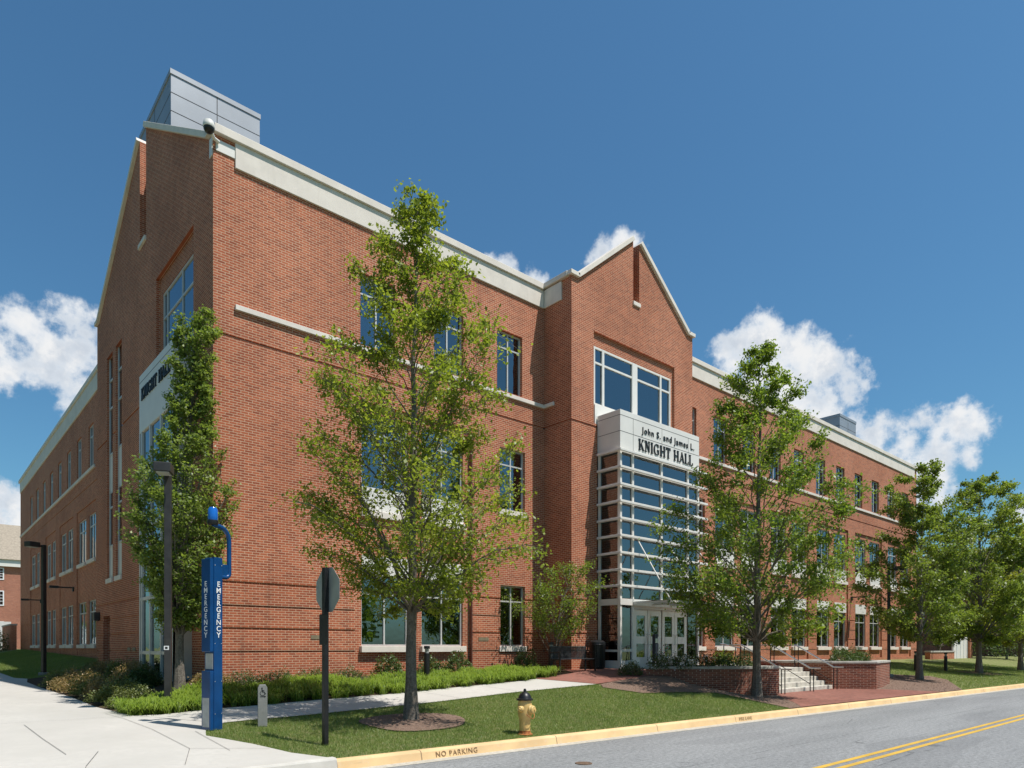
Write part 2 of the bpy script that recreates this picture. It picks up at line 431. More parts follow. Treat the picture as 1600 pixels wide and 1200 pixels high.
def text_mesh(s, size, extrude, bold=0.0, align='CENTER', spacing=1.0):
    cu = bpy.data.curves.new('letters', 'FONT'); cu.body = s; cu.size = size; cu.extrude = extrude; cu.offset = bold
    cu.align_x = align; cu.align_y = 'CENTER'; cu.space_character = spacing; cu.resolution_u = 3
    t = bpy.data.objects.new('letters', cu); COL.objects.link(t)
    me = bpy.data.meshes.new_from_object(t.evaluated_get(bpy.context.evaluated_depsgraph_get()))
    bpy.data.objects.remove(t)
    return me


def place_text(name, s, size, mat, mtx, parent=None, extrude=.01, bold=0.0, spacing=1.0):
    me = text_mesh(s, size, extrude, bold, spacing=spacing)
    co = np.empty(len(me.vertices) * 3, np.float32); me.vertices.foreach_get('co', co); co = co.reshape(-1, 3)
    fs = [tuple(p.vertices) for p in me.polygons]; bpy.data.meshes.remove(me)
    # one object for each word: split where the gap between letters is a space
    iv = sorted((min(co[i, 0] for i in f), max(co[i, 0] for i in f)) for f in fs); runs = [list(iv[0])]
    for a, b in iv[1:]:
        if a - runs[-1][1] > size * .17: runs.append([a, b])
        else: runs[-1][1] = max(runs[-1][1], b)
    o = None
    for a, b in runs:
        m = MB(); idx = {}; keep = [f for f in fs if a - 1e-4 <= co[f[0], 0] <= b + 1e-4]; fo = []
        for f in keep:
            for i in f:
                if i not in idx: idx[i] = len(m.v); m.v.append(tuple(mtx @ Vector(co[i])))
            fo.append(tuple(idx[i] for i in f))
        m.f = fo; o = m.build(name, mat, parent)
    return o


def frame_mtx(origin, xdir, updir):
    x = Vector(xdir).normalized(); y = Vector(updir).normalized(); z = x.cross(y)
    m = Matrix((x, y, z)).transposed().to_4x4(); m.translation = Vector(origin); return m


# ------------------------------------------------------------------ ground height
def lerp(x, xs, ys): return float(np.interp(x, xs, ys))
def yk(X): return -8.5 - .04 * (X + 1)
def sm(t): t = min(max(t, 0), 1); return t * t * (3 - 2 * t)


def G(X, Y):
    zw = lerp(X, [-2, 0, 4, 10, 13, 16], [.44, .46, .55, .75, .92, 1.0])
    zf = lerp(X, [-2, 0, 13, 60], [.60, 1.0, 1.12, 1.1]); k = yk(X)
    a = lerp(Y, [k, -4.6, -2.3, 0], [.15, zw, zw + lerp(X, [4, 12], [.08, .2]), zf])
    b = lerp(Y, [k, -6.5, -5.0, -4.7, 0], [.15, .25, .28, 1.06, 1.12])
    c = lerp(Y, [k, -5, -2, 0], [.15, .55, .95, 1.08])
    if X < 12.5: z = a
    elif X < 15.5: z = a + (b - a) * sm((X - 12.5) / 3)
    elif X < 22: z = b
    elif X < 28: z = b + (c - b) * sm((X - 22) / 6)
    else: z = c
    pv = lerp(Y, [-9, -3, 6, 20, 50, 90], [.15, .46, .58, .75, 1.2, 1.4])
    wl_ = lerp(Y, [0, 14, 20, 48, 60], [1.0, 1.1, 1.35, 1.75, 1.75])
    if Y > 0:
        return pv + (wl_ - pv) * sm((X + 2.6) / (3.6 if Y > 14.4 else 2.6))
    if X < -.5: z = pv + (z - pv) * sm((X + 2.6) / 2.1)
    return z


def drape(name, poly, dz, mat, step=.5, kind='structure', parent=None):
    bm = bmesh.new()
    f = bm.faces.new([bm.verts.new((p[0], p[1], 0)) for p in poly])
    f.normal_update(); bmesh.ops.triangulate(bm, faces=[f], quad_method='BEAUTY', ngon_method='EAR_CLIP')
    xs = [p[0] for p in poly]; ys = [p[1] for p in poly]
    def cuts(lo, hi, s): return np.arange(math.floor(lo / s) * s + s, hi, s)
    for X in cuts(min(xs), max(xs), step): bmesh.ops.bisect_plane(bm, geom=bm.verts[:] + bm.edges[:] + bm.faces[:], plane_co=(X, 0, 0), plane_no=(1, 0, 0), dist=1e-5)
    for Y in sorted(list(cuts(min(ys), max(ys), step)) + [-6.5, -5.2, -4.6, -2.3]):
        if min(ys) < Y < max(ys): bmesh.ops.bisect_plane(bm, geom=bm.verts[:] + bm.edges[:] + bm.faces[:], plane_co=(0, Y, 0), plane_no=(0, 1, 0), dist=1e-5)
    for v in bm.verts: v.co.z = G(v.co.x, v.co.y) + dz
    bmesh.ops.recalc_face_normals(bm, faces=bm.faces)
    me = bpy.data.meshes.new(name); bm.to_mesh(me); bm.free()
    for p in me.polygons:
        if p.normal.z < 0: p.flip()
    me.materials.append(mat); o = bpy.data.objects.new(name, me); COL.objects.link(o)
    if kind: o['kind'] = kind
    if parent: o.parent = parent
    return o


def in_poly(P, poly):
    x, y = P[:, 0], P[:, 1]; r = np.zeros(len(P), bool); n = len(poly)
    for i in range(n):
        x0, y0 = poly[i]; x1, y1 = poly[(i + 1) % n]
        c = ((y0 > y) != (y1 > y)) & (x < (x1 - x0) * (y - y0) / (y1 - y0 + 1e-12) + x0)
        r ^= c
    return r


# ------------------------------------------------------------------ terrain
xs_ = np.concatenate([np.linspace(-400, -20, 20), np.linspace(-14, -4, 11), np.linspace(-3.6, 30, 85), np.linspace(31, 62, 25), np.linspace(70, 600, 20)])
off = np.concatenate([[0, .3, .7, 1.1, 1.5, 1.9], np.linspace(2.2, 11, 36), np.linspace(11.6, 32, 34), np.linspace(34, 70, 15), np.linspace(80, 700, 18)])
V = []; nF = []
for X in xs_:
    for s in off:
        Y = yk(max(min(X, 120), -60)) + s; V.append((X, Y, G(X, Y)))
nx, ny = len(xs_), len(off)
for i in range(nx - 1):
    for j in range(ny - 1): nF.append((i * ny + j, (i + 1) * ny + j, (i + 1) * ny + j + 1, i * ny + j + 1))
tag(np_mesh('ground', V, nF, M['grass'], smooth=True), kind='structure')

XL = [-400, -60, -9, -.95, 8, 20, 40, 60, 120, 600]
def ykc(X): return yk(max(min(X, 120), -60))
mb = MB(); vs = []
for X in XL: vs += [(X, ykc(X) - .42, 0.0), (X, -17.6, 0.0)]
mb.add(vs, [(2 * i + 1, 2 * i + 3, 2 * i + 2, 2 * i) for i in range(len(XL) - 1)])
tag(mb.build('road', M['asphalt']), kind='structure')
tag(MB().add([(-400, -17.6, .15), (600, -17.6, .15), (600, -400, .15), (-400, -400, .15)], [(0, 3, 2, 1)]).build('verge', M['grass']), kind='structure')
tag(MB().box((-400, -17.75, -.1), (600, -17.6, .153)).build('kerb', M['kerb_grey']), kind='structure')
mb = MB(); vs = []
for X in XL: vs += [(X, ykc(X) - .17, .006), (X, ykc(X) - .43, .004)]
mb.add(vs, [(2 * i + 1, 2 * i + 3, 2 * i + 2, 2 * i) for i in range(len(XL) - 1)])
tag(mb.build('gutter', M['gutter']), kind='structure')


def kerb_run(x0, x1, mat, up=0.0):
    prof = [(.02, .0), (.02, .155), (-.0, .163), (-.10, .163), (-.135, .155), (-.152, .13), (-.185, -.01)]
    X2 = [x0] + [x for x in XL if x0 < x < x1] + [x1]; m = MB(); vs = []; n = len(prof)
    for X in X2: vs += [(X, ykc(X) + a, z + (up if z > .1 else 0)) for a, z in prof]
    fs = [(i * n + j, i * n + j + 1, (i + 1) * n + j + 1, (i + 1) * n + j) for i in range(len(X2) - 1) for j in range(n - 1)]
    m.add(vs, fs + [tuple(range(n)), tuple(range((len(X2) - 1) * n, len(X2) * n))])
    o = m.build('kerb', mat); o['kind'] = 'structure'; return o


kerb = kerb_run(-.95, 120, M['kerb_yellow'])
kerb_run(-60, -.956, M['kerb_grey'], .034)
for txt, X, s in (('NO PARKING', 1.28, .115), ('FIRE LANE', 10.3, .10)):
    y = yk(X); xd = Vector((1, -.04, 0)); place_text('stencil_lettering', txt, s * 1.15, M['stencil'], frame_mtx((X, y - .1735, .07), xd, Vector((0, .2, 1))), kerb, .002, .0, 1.15)
for k, (ya, yb) in enumerate([(-13.42, -13.53), (-13.66, -13.77)]):
    tag(MB().add([(-60, ya + 2.3 * 0, .004), (300, ya - .035 * 0, .004), (300, yb, .004), (-60, yb, .004)], [(0, 3, 2, 1)]).build('road_marking', M['line_yellow']), kind='structure')

# regions lying on the ground
BED_EDGE = [(11.2, -2.2), (8.66, -2.5), (4.59, -2.3), (1.49, -2.4), (-1.1, -2.62), (-1.9, -2.7), (-2.4, -2.55)]
BED_LEFT = [(-2.63, 0), (-2.6, 3.46), (-2.68, 6.07), (-2.72, 8.13), (-2.7, 11.5), (-2.43, 13.9)]
LAWN_LEFT = [(-.95, -8.46), (-1.33, -7.83), (-1.58, -6.86), (-1.97, -5.71), (-1.75, -5.0), (-1.31, -4.67), (.36, -4.7), (3.35, -4.55), (6.51, -4.3), (9.9, -4.38)]
drape('pavement', [(-7, -8.27), (-3, -8.43)] + LAWN_LEFT[:6] + [(-2.4, -2.55)] + BED_LEFT + [(-2.75, 14.9), (-2.78, 20), (-2.8, 90), (-7, 90)], .018, M['conc'])
drape('path', LAWN_LEFT[5:] + [(9.9, -4.38), (9.2, -2.35)] + BED_EDGE[1:][:-2] + [(-1.9, -2.7), (-2.4, -2.55)], .022, M['conc'], .4)
drape('brick_paving', [(9.9, -4.38), (12.6, -4.25), (14.2, -4.4), (16.9, -4.45), (21.7, -4.45), (21.7, -1.0), (19.5, -1.0), (11.85, -1.0), (11.2, -2.2), (9.2, -2.35)], .03, M['paver'], .4)
drape('brick_plaza', [(13.5, yk(13.5) + .02), (24.3, yk(24.3) + .02), (22.9, -7.4), (21.6, -6.2), (21.6, -5.9), (16.5, -5.9), (16.5, -6.8)], .03, M['paver'], .4)
drape('mulch', [(12.9, yk(12.9) + .03), (13.7, yk(13.7) + .03), (16.6, -6.7), (15.5, -6.2), (12.6, -4.1), (10.0, -4.45), (9.6, -4.9), (10.1, -6.0), (11.4, -6.4), (12.5, -6.9)], .026, M['mulch'], .35)
drape('mulch', [(22.9, -7.5), (24.3, yk(24.3) + .03), (26.5, yk(26.5) + .03), (31.5, -7.6), (33, -6.4), (31, -5), (28, -4.2), (25.7, -4.2)], .026, M['mulch'], .4)
drape('mulch', [(40.4 + 1.5 * math.cos(a), -6.64 + 1.1 * math.sin(a)) for a in np.linspace(0, 2 * math.pi, 16, endpoint=False)], .026, M['mulch'], .4)
RING = [(2.05 + (1.12 + .1 * math.sin(3 * a + 1)) * math.cos(a) - .1, -6.4 + (.98 + .08 * math.cos(2 * a)) * math.sin(a)) for a in np.linspace(0, 2 * math.pi, 28, endpoint=False)]
drape('mulch', RING, .03, M['mulch'], .3)
BED = BED_EDGE + BED_LEFT + [(-.05, 13.9), (-.05, 0), (-.02, -.02), (11.85, -.02), (11.85, -1.0)]
drape('planting_bed', BED, .012, M['soil'], .4)
# saw-cut joints of the concrete
def joint(pts, w=.009):
    m = MB(); vs = []; pts = [Vector((p[0], p[1], 0)) for p in pts]; dense = []
    for a, b in zip(pts[:-1], pts[1:]):
        for t in np.linspace(0, 1, max(2, int((b - a).length / .4)), endpoint=False): dense.append(a.lerp(b, t))
    dense.append(pts[-1])
    for i, p in enumerate(dense):
        t = (dense[min(i + 1, len(dense) - 1)] - dense[max(i - 1, 0)]).normalized(); n_ = Vector((-t.y, t.x, 0)) * w / 2
        for q in (p + n_, p - n_): vs.append((q.x, q.y, G(q.x, q.y) + .03))
    m.add(vs, [(2 * i, 2 * i + 1, 2 * i + 3, 2 * i + 2) for i in range(len(dense) - 1)])
    tag(m.build('pavement_joint', M['saw_cut']), kind='structure')
for J in ([(-4.32, -3.04), (-4.25, -4.8), (-4.16, -6.36)], [(-3.74, -6.33), (-4.07, -7.35), (-4.3, -8.3)], [(-2.78, -1.79), (-2.56, -4.6), (-2.55, -6.77), (-2.96, -7.96)],
          [(-2.0, -5.22), (-2.08, -7.23)], [(-2.55, -6.77), (-1.5, -7.4)], [(-6.9, 2.0), (-2.65, 2.0)], [(-6.9, 8), (-2.75, 8)], [(-6.9, -2.6), (-2.45, -2.6)],
          [(.5, -4.7), (.5, -2.5)], [(2.6, -4.6), (2.6, -2.38)], [(4.7, -4.42), (4.7, -2.34)], [(6.8, -4.3), (6.8, -2.44)]): joint(J)

# ------------------------------------------------------------------ building
HALL = thing('university_hall', 'three storey red brick hall with a gabled glass entrance and lettering over it', 'building')


class Facet:
    def __init__(s, axis, plane): s.a = axis; s.p = plane
    def P(s, u, d, z):
        if s.a == 'Y': return (u, s.p - d, z)
        if s.a == 'X': return (s.p - d, u, z)
        if s.a == 'X+': return (s.p + d, u, z)
        if s.a == 'Y+': return (u, s.p + d, z)
    def box(s, m, u0, u1, d0, d1, z0, z1): return m.box(s.P(u0, d0, z0), s.P(u1, d1, z1))
    def prism(s, m, uz, d0, d1):
        a = Vector(s.P(0, d0, 0)); b = Vector(s.P(0, d1, 0)); o = Vector(s.P(0, 0, 0))
        return m.prism([s.P(u, 0, z) for u, z in uz], a - o, b - o)
    def along(s): return Vector((1, 0, 0)) if s.a in 'Y' else (Vector((0, -1, 0)) if s.a == 'X' else Vector((0, 1, 0)))


def relief(fc, u0, u1, z0, z1, rects, name='brick_wall', mat=None, parent=HALL):
    """a brick wall whose face steps in: rects (u0,u1,z0,z1,depth,open)"""
    us = sorted({round(v, 4) for r in rects for v in r[:2] if u0 < v < u1} | {u0, u1})
    zs = sorted({round(v, 4) for r in rects for v in r[2:4] if z0 < v < z1} | {z0, z1})
    D_ = np.zeros((len(us) - 1, len(zs) - 1)); O = np.zeros_like(D_, bool)
    for (a, b, c, d, dep, op) in rects:
        for i in range(len(us) - 1):
            um = (us[i] + us[i + 1]) / 2
            if not a < um < b: continue
            for j in range(len(zs) - 1):
                zm = (zs[j] + zs[j + 1]) / 2
                if c < zm < d: D_[i, j] = dep; O[i, j] = op
    m = MB()
    for i in range(len(us) - 1):
        for j in range(len(zs) - 1):
            if not O[i, j]:
                m.add([fc.P(us[i], -D_[i, j], zs[j]), fc.P(us[i + 1], -D_[i, j], zs[j]), fc.P(us[i + 1], -D_[i, j], zs[j + 1]), fc.P(us[i], -D_[i, j], zs[j + 1])], [(0, 1, 2, 3)])
            if i + 1 < len(us) - 1 and abs(D_[i, j] - D_[i + 1, j]) > 1e-6:
                u = us[i + 1]; a, b = D_[i, j], D_[i + 1, j]
                m.add([fc.P(u, -a, zs[j]), fc.P(u, -b, zs[j]), fc.P(u, -b, zs[j + 1]), fc.P(u, -a, zs[j + 1])], [(0, 1, 2, 3)])
            if j + 1 < len(zs) - 1 and abs(D_[i, j] - D_[i, j + 1]) > 1e-6:
                z = zs[j + 1]; a, b = D_[i, j], D_[i, j + 1]
                m.add([fc.P(us[i], -a, z), fc.P(us[i], -b, z), fc.P(us[i + 1], -b, z), fc.P(us[i + 1], -a, z)], [(0, 1, 2, 3)])
    return m.build(name, mat or M['brick'], parent)


def window(fc, u0, u1, z0, z1, dep=.14, mull=(.5,), trans=(.74,), sill=True, panel=None, blind=0.0, bmat='blind', fw=.05, name='window'):
    """aluminium frame with its glass, sill, blind and spandrel panel as sub-parts"""
    m = MB(); d0, d1 = -dep - .05, -dep + .02; zl, zh = z0, z1
    if panel == 'top': zh = z1 - .6
    if panel == 'bottom': zl = z0 + .7
    fc.box(m, u0, u0 + fw, d0, d1, zl, zh); fc.box(m, u1 - fw, u1, d0, d1, zl, zh)
    fc.box(m, u0 + fw, u1 - fw, d0, d1, zl, zl + fw); fc.box(m, u0 + fw, u1 - fw, d0, d1, zh - fw, zh)
    for k in mull:
        u = u0 + (u1 - u0) * k; fc.box(m, u - fw / 2, u + fw / 2, d0, d1 - .003, zl + fw, zh - fw)
    for k in trans:
        z = zl + (zh - zl) * k; fc.box(m, u0 + fw, u1 - fw, d0, d1 - .006, z - fw / 2, z + fw / 2)
    w = m.build(name, M['alu'], HALL)
    g = MB(); fc.box(g, u0 + fw * .4, u1 - fw * .4, -dep - .03, -dep - .018, zl + fw * .4, zh - fw * .4); g.build('pane', M['glass'], w)
    if sill:
        s = MB(); fc.box(s, u0 - .06, u1 + .06, -.12, .05, z0 - .19, z0 - .001); s.build('sill', M['stone'], w, bevel=.008)
    if panel == 'top':
        s = MB(); fc.box(s, u0, u1, -dep - .05, -.05, zh + .002, z1); s.build('spandrel_panel', M['white_metal'], w)
    if panel == 'bottom':
        s = MB(); fc.box(s, u0, u1, -dep - .05, -.05, z0, zl - .002); s.build('spandrel_panel', M['white_metal'], w)
    if blind > 0:
        s = MB(); fc.box(s, u0 + .03, u1 - .03, -dep - .17, -dep - .16, zh - (zh - zl) * blind, zh - .02); s.build('blind', M[bmat], w)
    return w


GRO = [(3.58, 3.66), (2.96, 3.04), (2.36, 2.44), (1.74, 1.82)]
def grooves(u0, u1): return [(u0, u1, a, b, .024, False) for a, b in GRO] + [(u0, u1, 10.05, 10.12, .03, False)]
FF = Facet('Y', 0.0); FS = Facet('X', 0.0); FW = Facet('X', 1.0); FB = Facet('Y', -1.41); FBL = Facet('X', 11.91); FBR = Facet('X+', 19.45)
OD = .24
def opening(u0, u1, z0, z1): return (u0, u1, z0, z1, OD, True)

# --- front, left of the entrance bay
wins = []
def add_win(fc, rects, u0, u1, z0, z1, **kw): rects.append(opening(u0, u1, z0, z1)); wins.append((fc, u0, u1, z0, z1, kw))
rs = grooves(0, 11.91)
rs.append((4.08, 8.46, 1.25, 9.32, .09, False))
for u in (4.25, 6.93, 9.61): add_win(FF, rs, u, u + 1.2, 11.0, 13.15, sill=False, blind=.3 if u == 6.93 else 0)
for u in (4.33, 6.5): add_win(FF, rs, u, u + 1.67, 6.05, 9.0, panel='bottom', blind=random.choice([.0, .3]), dep=.18)
for u in (4.33, 6.5): add_win(FF, rs, u, u + 1.67, 1.95, 4.7, panel='top', blind=.55 if u < 5 else .0, dep=.18)
add_win(FF, rs, 9.74, 10.95, 6.8, 9.0, blind=.0); add_win(FF, rs, 9.77, 10.95, 1.95, 4.12, blind=.0)
relief(FF, 0, 11.91, 0, 15.2, rs)
# --- front, right of the bay
rs = grooves(19.45, 50.84)
for c in (25.65, 31.1, 36.55, 42.0, 47.45):
    rs.append((c - 2.2, c + 2.2, 1.25, 9.32, .09, False))
    for u in (c - 2.02, c + .34):
        add_win(FF, rs, u, u + 1.68, 6.05, 9.0, panel='bottom', blind=random.choice([0, .2, .35]), dep=.18)
        add_win(FF, rs, u, u + 1.68, 1.95, 4.7, panel='top', blind=random.choice([.5, .8, .95, 0, .6]), bmat=random.choice(['blind', 'green_blind', 'green_blind']), dep=.18)
for k in range(10): add_win(FF, rs, 23.35 + 2.73 * k, 24.56 + 2.73 * k, 11.0, 13.15, sill=False, blind=random.choice([0, 0, .3]))
add_win(FF, rs, 21.4, 21.9, 11.0, 13.15, sill=False, mull=())
add_win(FF, rs, 21.4, 22.6, 6.8, 9.0); add_win(FF, rs, 21.4, 22.6, 1.95, 4.12)
relief(FF, 19.45, 50.84, 0, 15.2, rs)
# --- gable end facing left
rs = grooves(0, 14.32)
rs.append((1.62, 5.4, 10.0, 13.6, .12, False))
add_win(FS, rs, 1.72, 5.1, 10.2, 13.05, mull=(.42, .88), trans=(.72,), sill=False, dep=.16)
for u0 in (10.02, 11.5): rs.append((u0, u0 + 1.0, 4.6, 13.3, OD + .1, True))
rs.append((12.0, 13.2, .6, 3.15, .35, False))
rs.append((1.75, 5.35, 1.1, 10.0, .02, False))
relief(FS, 0, 14.32, 0, 15.2, rs)
# --- left wing, set back
rs = grooves(14.2, 49.6)
for k in range(8): add_win(FW, rs, 20.73 + 3.12 * k, 21.98 + 3.12 * k, 10.95, 13.1, sill=False, dep=.09)
for a, b, c, d in ((20.4, 22.2, 22.85, 24.95), (26.5, 28.3, 28.75, 30.5), (32.4, 33.95, 34.4, 36.05), (39.25, 40.85, 41.5, 43.5)):
    rs.append((a - .25, d + .25, 1.5, 9.2, .05, False))
    for (p, q) in ((a, b), (c, d)):
        add_win(FW, rs, p, q, 6.35, 8.65, dep=.12, blind=random.choice([0, .3])); add_win(FW, rs, p, q, 2.06, 4.3, dep=.12, blind=random.choice([0, .4]))
relief(FW, 14.2, 49.6, 0, 15.2, rs)
# --- entrance bay
rs = grooves(11.91, 19.45)
rs.append((13.1, 18.15, 10.2, 13.62, .10, False)); rs.append((13.3, 18.25, 1.0, 10.2, 1.8, True)); rs.append((13.2, 17.98, 10.95, 13.12, OD + .05, True))
relief(FB, 11.91, 19.45, 0, 15.25, rs)
relief(FBL, -1.41, 0, 0, 15.25, grooves(-1.41, 0)); relief(FBR, -1.41, 0, 0, 15.25, grooves(-1.41, 0))
# unseen sides, roof and dark backing for the rooms behind the glass
mb = MB()
mb.add([(50.84, 0, 0), (50.84, 20, 0), (50.84, 20, 15.2), (50.84, 0, 15.2)], [(0, 1, 2, 3)])
mb.add([(0, 14.32, 0), (1, 14.32, 0), (1, 14.32, 15.2), (0, 14.32, 15.2)], [(0, 1, 2, 3)])
mb.add([(1, 49.6, 0), (14, 49.6, 0), (14, 49.6, 15.2), (1, 49.6, 15.2)], [(0, 1, 2, 3)])
mb.add([(14, 49.6, 0), (14, 20, 0), (14, 20, 15.2), (14, 49.6, 15.2)], [(0, 1, 2, 3)])
mb.add([(14, 20, 0), (50.84, 20, 0), (50.84, 20, 15.2), (14, 20, 15.2)], [(0, 1, 2, 3)])
mb.build('rear_wall', M['brick'], HALL)
mb = MB(); zr = 14.9
mb.add([(.02, .02, zr), (50.8, .02, zr), (50.8, 14.3, zr), (.02, 14.3, zr)], [(0, 1, 2, 3)])
mb.add([(1.02, 14.3, zr), (50.8, 14.3, zr), (50.8, 19.98, zr), (1.02, 19.98, zr)], [(0, 1, 2, 3)])
mb.add([(1.02, 19.98, zr), (13.98, 19.98, zr), (13.98, 49.58, zr), (1.02, 49.58, zr)], [(0, 1, 2, 3)])
mb.add([(11.93, -1.39, zr), (19.43, -1.39, zr), (19.43, .02, zr), (11.93, .02, zr)], [(0, 1, 2, 3)])
mb.build('flat_roof', M['roof'], HALL)
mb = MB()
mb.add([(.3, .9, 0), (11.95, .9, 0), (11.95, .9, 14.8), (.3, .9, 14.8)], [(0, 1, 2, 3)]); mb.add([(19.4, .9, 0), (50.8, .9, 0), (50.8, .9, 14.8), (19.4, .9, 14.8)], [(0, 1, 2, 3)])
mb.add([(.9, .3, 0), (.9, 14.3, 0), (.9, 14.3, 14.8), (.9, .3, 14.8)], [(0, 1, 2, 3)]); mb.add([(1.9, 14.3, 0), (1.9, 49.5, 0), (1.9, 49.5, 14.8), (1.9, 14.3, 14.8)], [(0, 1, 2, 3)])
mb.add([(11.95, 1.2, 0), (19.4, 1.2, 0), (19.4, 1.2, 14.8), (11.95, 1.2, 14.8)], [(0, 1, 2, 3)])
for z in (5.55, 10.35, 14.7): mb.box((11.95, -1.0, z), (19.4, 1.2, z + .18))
mb.build('dark_backing', M['inside'], HALL)  # near-black sheets and slabs stand in for unlit rooms
for fc, a, b, c, d, kw in wins: window(fc, a, b, c, d, **kw)
# tall slot windows of the gable end
for u0 in (10.02, 11.5):
    m = MB(); fc = FS; u1 = u0 + 1.0; dp = -.14
    for a, b in ((u0 + .0, u0 + .06), (u1 - .06, u1)): fc.box(m, a, b, dp, dp + .06, 4.6, 13.3)
    for z in (5.9, 7.4, 8.0, 9.5, 11.3, 12.4): fc.box(m, u0 + .06, u1 - .06, dp, dp + .055, z - .03, z + .03)
    w = m.build('slot_window', M['alu'], HALL)
    for a, b, mt, nm in ((4.62, 5.87, 'white_metal', 'spandrel_panel'), (8.03, 9.47, 'white_metal', 'spandrel_panel'), (5.93, 7.97, 'glass', 'pane'), (9.53, 13.28, 'glass', 'pane')):
        s = MB(); fc.box(s, u0 + .06, u1 - .06, dp + .01, dp + .03, a, b); s.build(nm, M[mt], w)
    s = MB(); fc.box(s, u0 - .04, u1 + .04, -.3, .05, 4.42, 4.599); s.build('sill', M['stone'], w)
# stone trim
def trim(fc, u0, u1, z0, z1, d, name, mat='stone', bevel=.01):
    m = MB(); fc.box(m, u0, u1, -.08, d, z0, z1); return m.build(name, M[mat], HALL, bevel=bevel)
trim(FF, .55, 11.60, 10.80, 10.94, .08, 'string_course'); trim(FF, 19.46, 50.3, 10.80, 10.94, .08, 'string_course')
trim(FBL, -.55, 0.0, 10.80, 10.94, .08, 'string_course'); trim(FF, 11.6, 11.83, 10.80, 10.94, .08, 'string_course')
trim(FW, 20.3, 49.3, 10.75, 10.90, .08, 'string_course')
trim(FF, .55, 11.85, 14.53, 15.198, .06, 'fascia_panel'); trim(FF, 19.46, 50.3, 14.53, 15.198, .06, 'fascia_panel')
trim(FBL, -.95, -.065, 14.53, 15.198, .06, 'fascia_panel'); trim(FW, 14.4, 49.4, 14.35, 15.198, .06, 'fascia_panel')
for a, b in (((-.0, -.13, 15.2), (11.78, .35, 15.42)), ((19.58, -.13, 15.2), (50.95, .35, 15.42)), ((11.78, -1.3, 15.252), (12.1, .35, 15.43)), ((19.3, -1.3, 15.252), (19.58, .35, 15.43)),
             ((.87, 14.35, 15.2), (1.35, 49.72, 15.42)), ((50.5, .35, 15.2), (50.95, 20, 15.42))):
    MB().box(a, b).build('roof_coping', M['stone'], HALL, bevel=.012)
# gables: brick halves either side of a slot, stone coping on the rakes
def gable(fc, uL, uR, sl, sr, zs, zt, z0, kick, base, zslot):
    m = MB()
    fc.prism(m, [(uL, z0), (sl, z0), (sl, zt), (uL + kick, base), (uL, base)], -.42, -.002)
    fc.prism(m, [(sr, z0), (uR, z0), (uR, base), (uR - kick, base), (sr, zt)], -.42, -.003)
    fc.box(m, sl, sr, -.42, -.36, z0, zt - .45); fc.box(m, sl, sr, -.36, -.002, z0 - .0, zslot - .12)
    m.build('gable_wall', M['brick'], HALL)
    def rake(a, b):
        m = MB(); t = Vector((b[0] - a[0], b[1] - a[1])).normalized(); n_ = Vector((-t.y, t.x)) * (1 if t.x > 0 else -1) * .16
        fc.prism(m, [a, b, (b[0] + n_.x, b[1] + n_.y), (a[0] + n_.x, a[1] + n_.y)], -.5, .10); m.build('rake_coping', M['stone'], HALL, bevel=.01)
    rake((uL + kick, base), (sl, zt)); rake((uR - kick, base), (sr, zt))
    m = MB(); fc.box(m, uL - .1, uL + kick, -.45, .10, base + .001, base + .15); fc.box(m, uR - kick, uR + .1, -.45, .10, base + .001, base + .15); m.build('kneeler_stone', M['stone'], HALL, bevel=.01)
    m = MB(); fc.box(m, sl - .03, sr + .03, -.355, .06, zslot - .11, zslot + .04); m.build('slot_sill', M['stone'], HALL, bevel=.008)
gable(FB, 11.91, 19.45, 15.42, 15.80, 0, 17.86, 15.25, .36, 15.27, 15.45)
gable(FS, 0.0, 14.32, 6.62, 7.42, 0, 19.1, 15.2, .35, 15.23, 15.5)
# pitched roofs behind the two gables
m = MB(); m.add([(12.0, -.95, 15.25), (15.6, -.95, 17.55), (19.4, -.95, 15.25), (12.0, 6, 15.25), (15.6, 6, 17.55), (19.4, 6, 15.25)], [(0, 1, 4, 3), (1, 2, 5, 4), (3, 4, 5)])
m.add([(.45, .3, 15.2), (.45, 7.0, 18.5), (.45, 14.2, 15.2), (1.15, .3, 15.2), (1.15, 7.0, 18.5), (1.15, 14.2, 15.2)], [(0, 1, 4, 3), (1, 2, 5, 4), (3, 4, 5)])
m.build('pitched_roof', M['panel_grey'], HALL)
# penthouses clad in grey panels
def penthouse(x0, x1, y0, y1, z0, z1, pv):
    p = MB().box((x0, y0, z0), (x1, y1, z1 - .18)).build('penthouse', M['panel_grey'], HALL)
    MB().box((x0 - .03, y0 - .03, z1 - .178), (x1 + .03, y1 + .03, z1)).build('cap', M['panel_grey'], p)
    j = MB(); z = z1 - .18 - pv
    while z > z0 + .3: j.box((x0 - .004, y0 - .004, z - .012), (x1 + .004, y1, z + .012)); z -= pv
    for k in (1 / 2,):
        xm = x0 + (x1 - x0) * k; j.box((xm - .012, y0 - .005, z0), (xm + .012, y0 + .1, z1 - .19)); ym = y0 + (y1 - y0) * k; j.box((x0 - .005, ym - .012, z0), (x0 + .1, ym + .012, z1 - .19))
    j.build('panel_joint', M['joint'], p)
penthouse(1.2, 4.42, 8.24, 12.6, 14.95, 22.76, .66); penthouse(44.6, 47.4, 3.0, 7.6, 14.95, 18.83, .66)

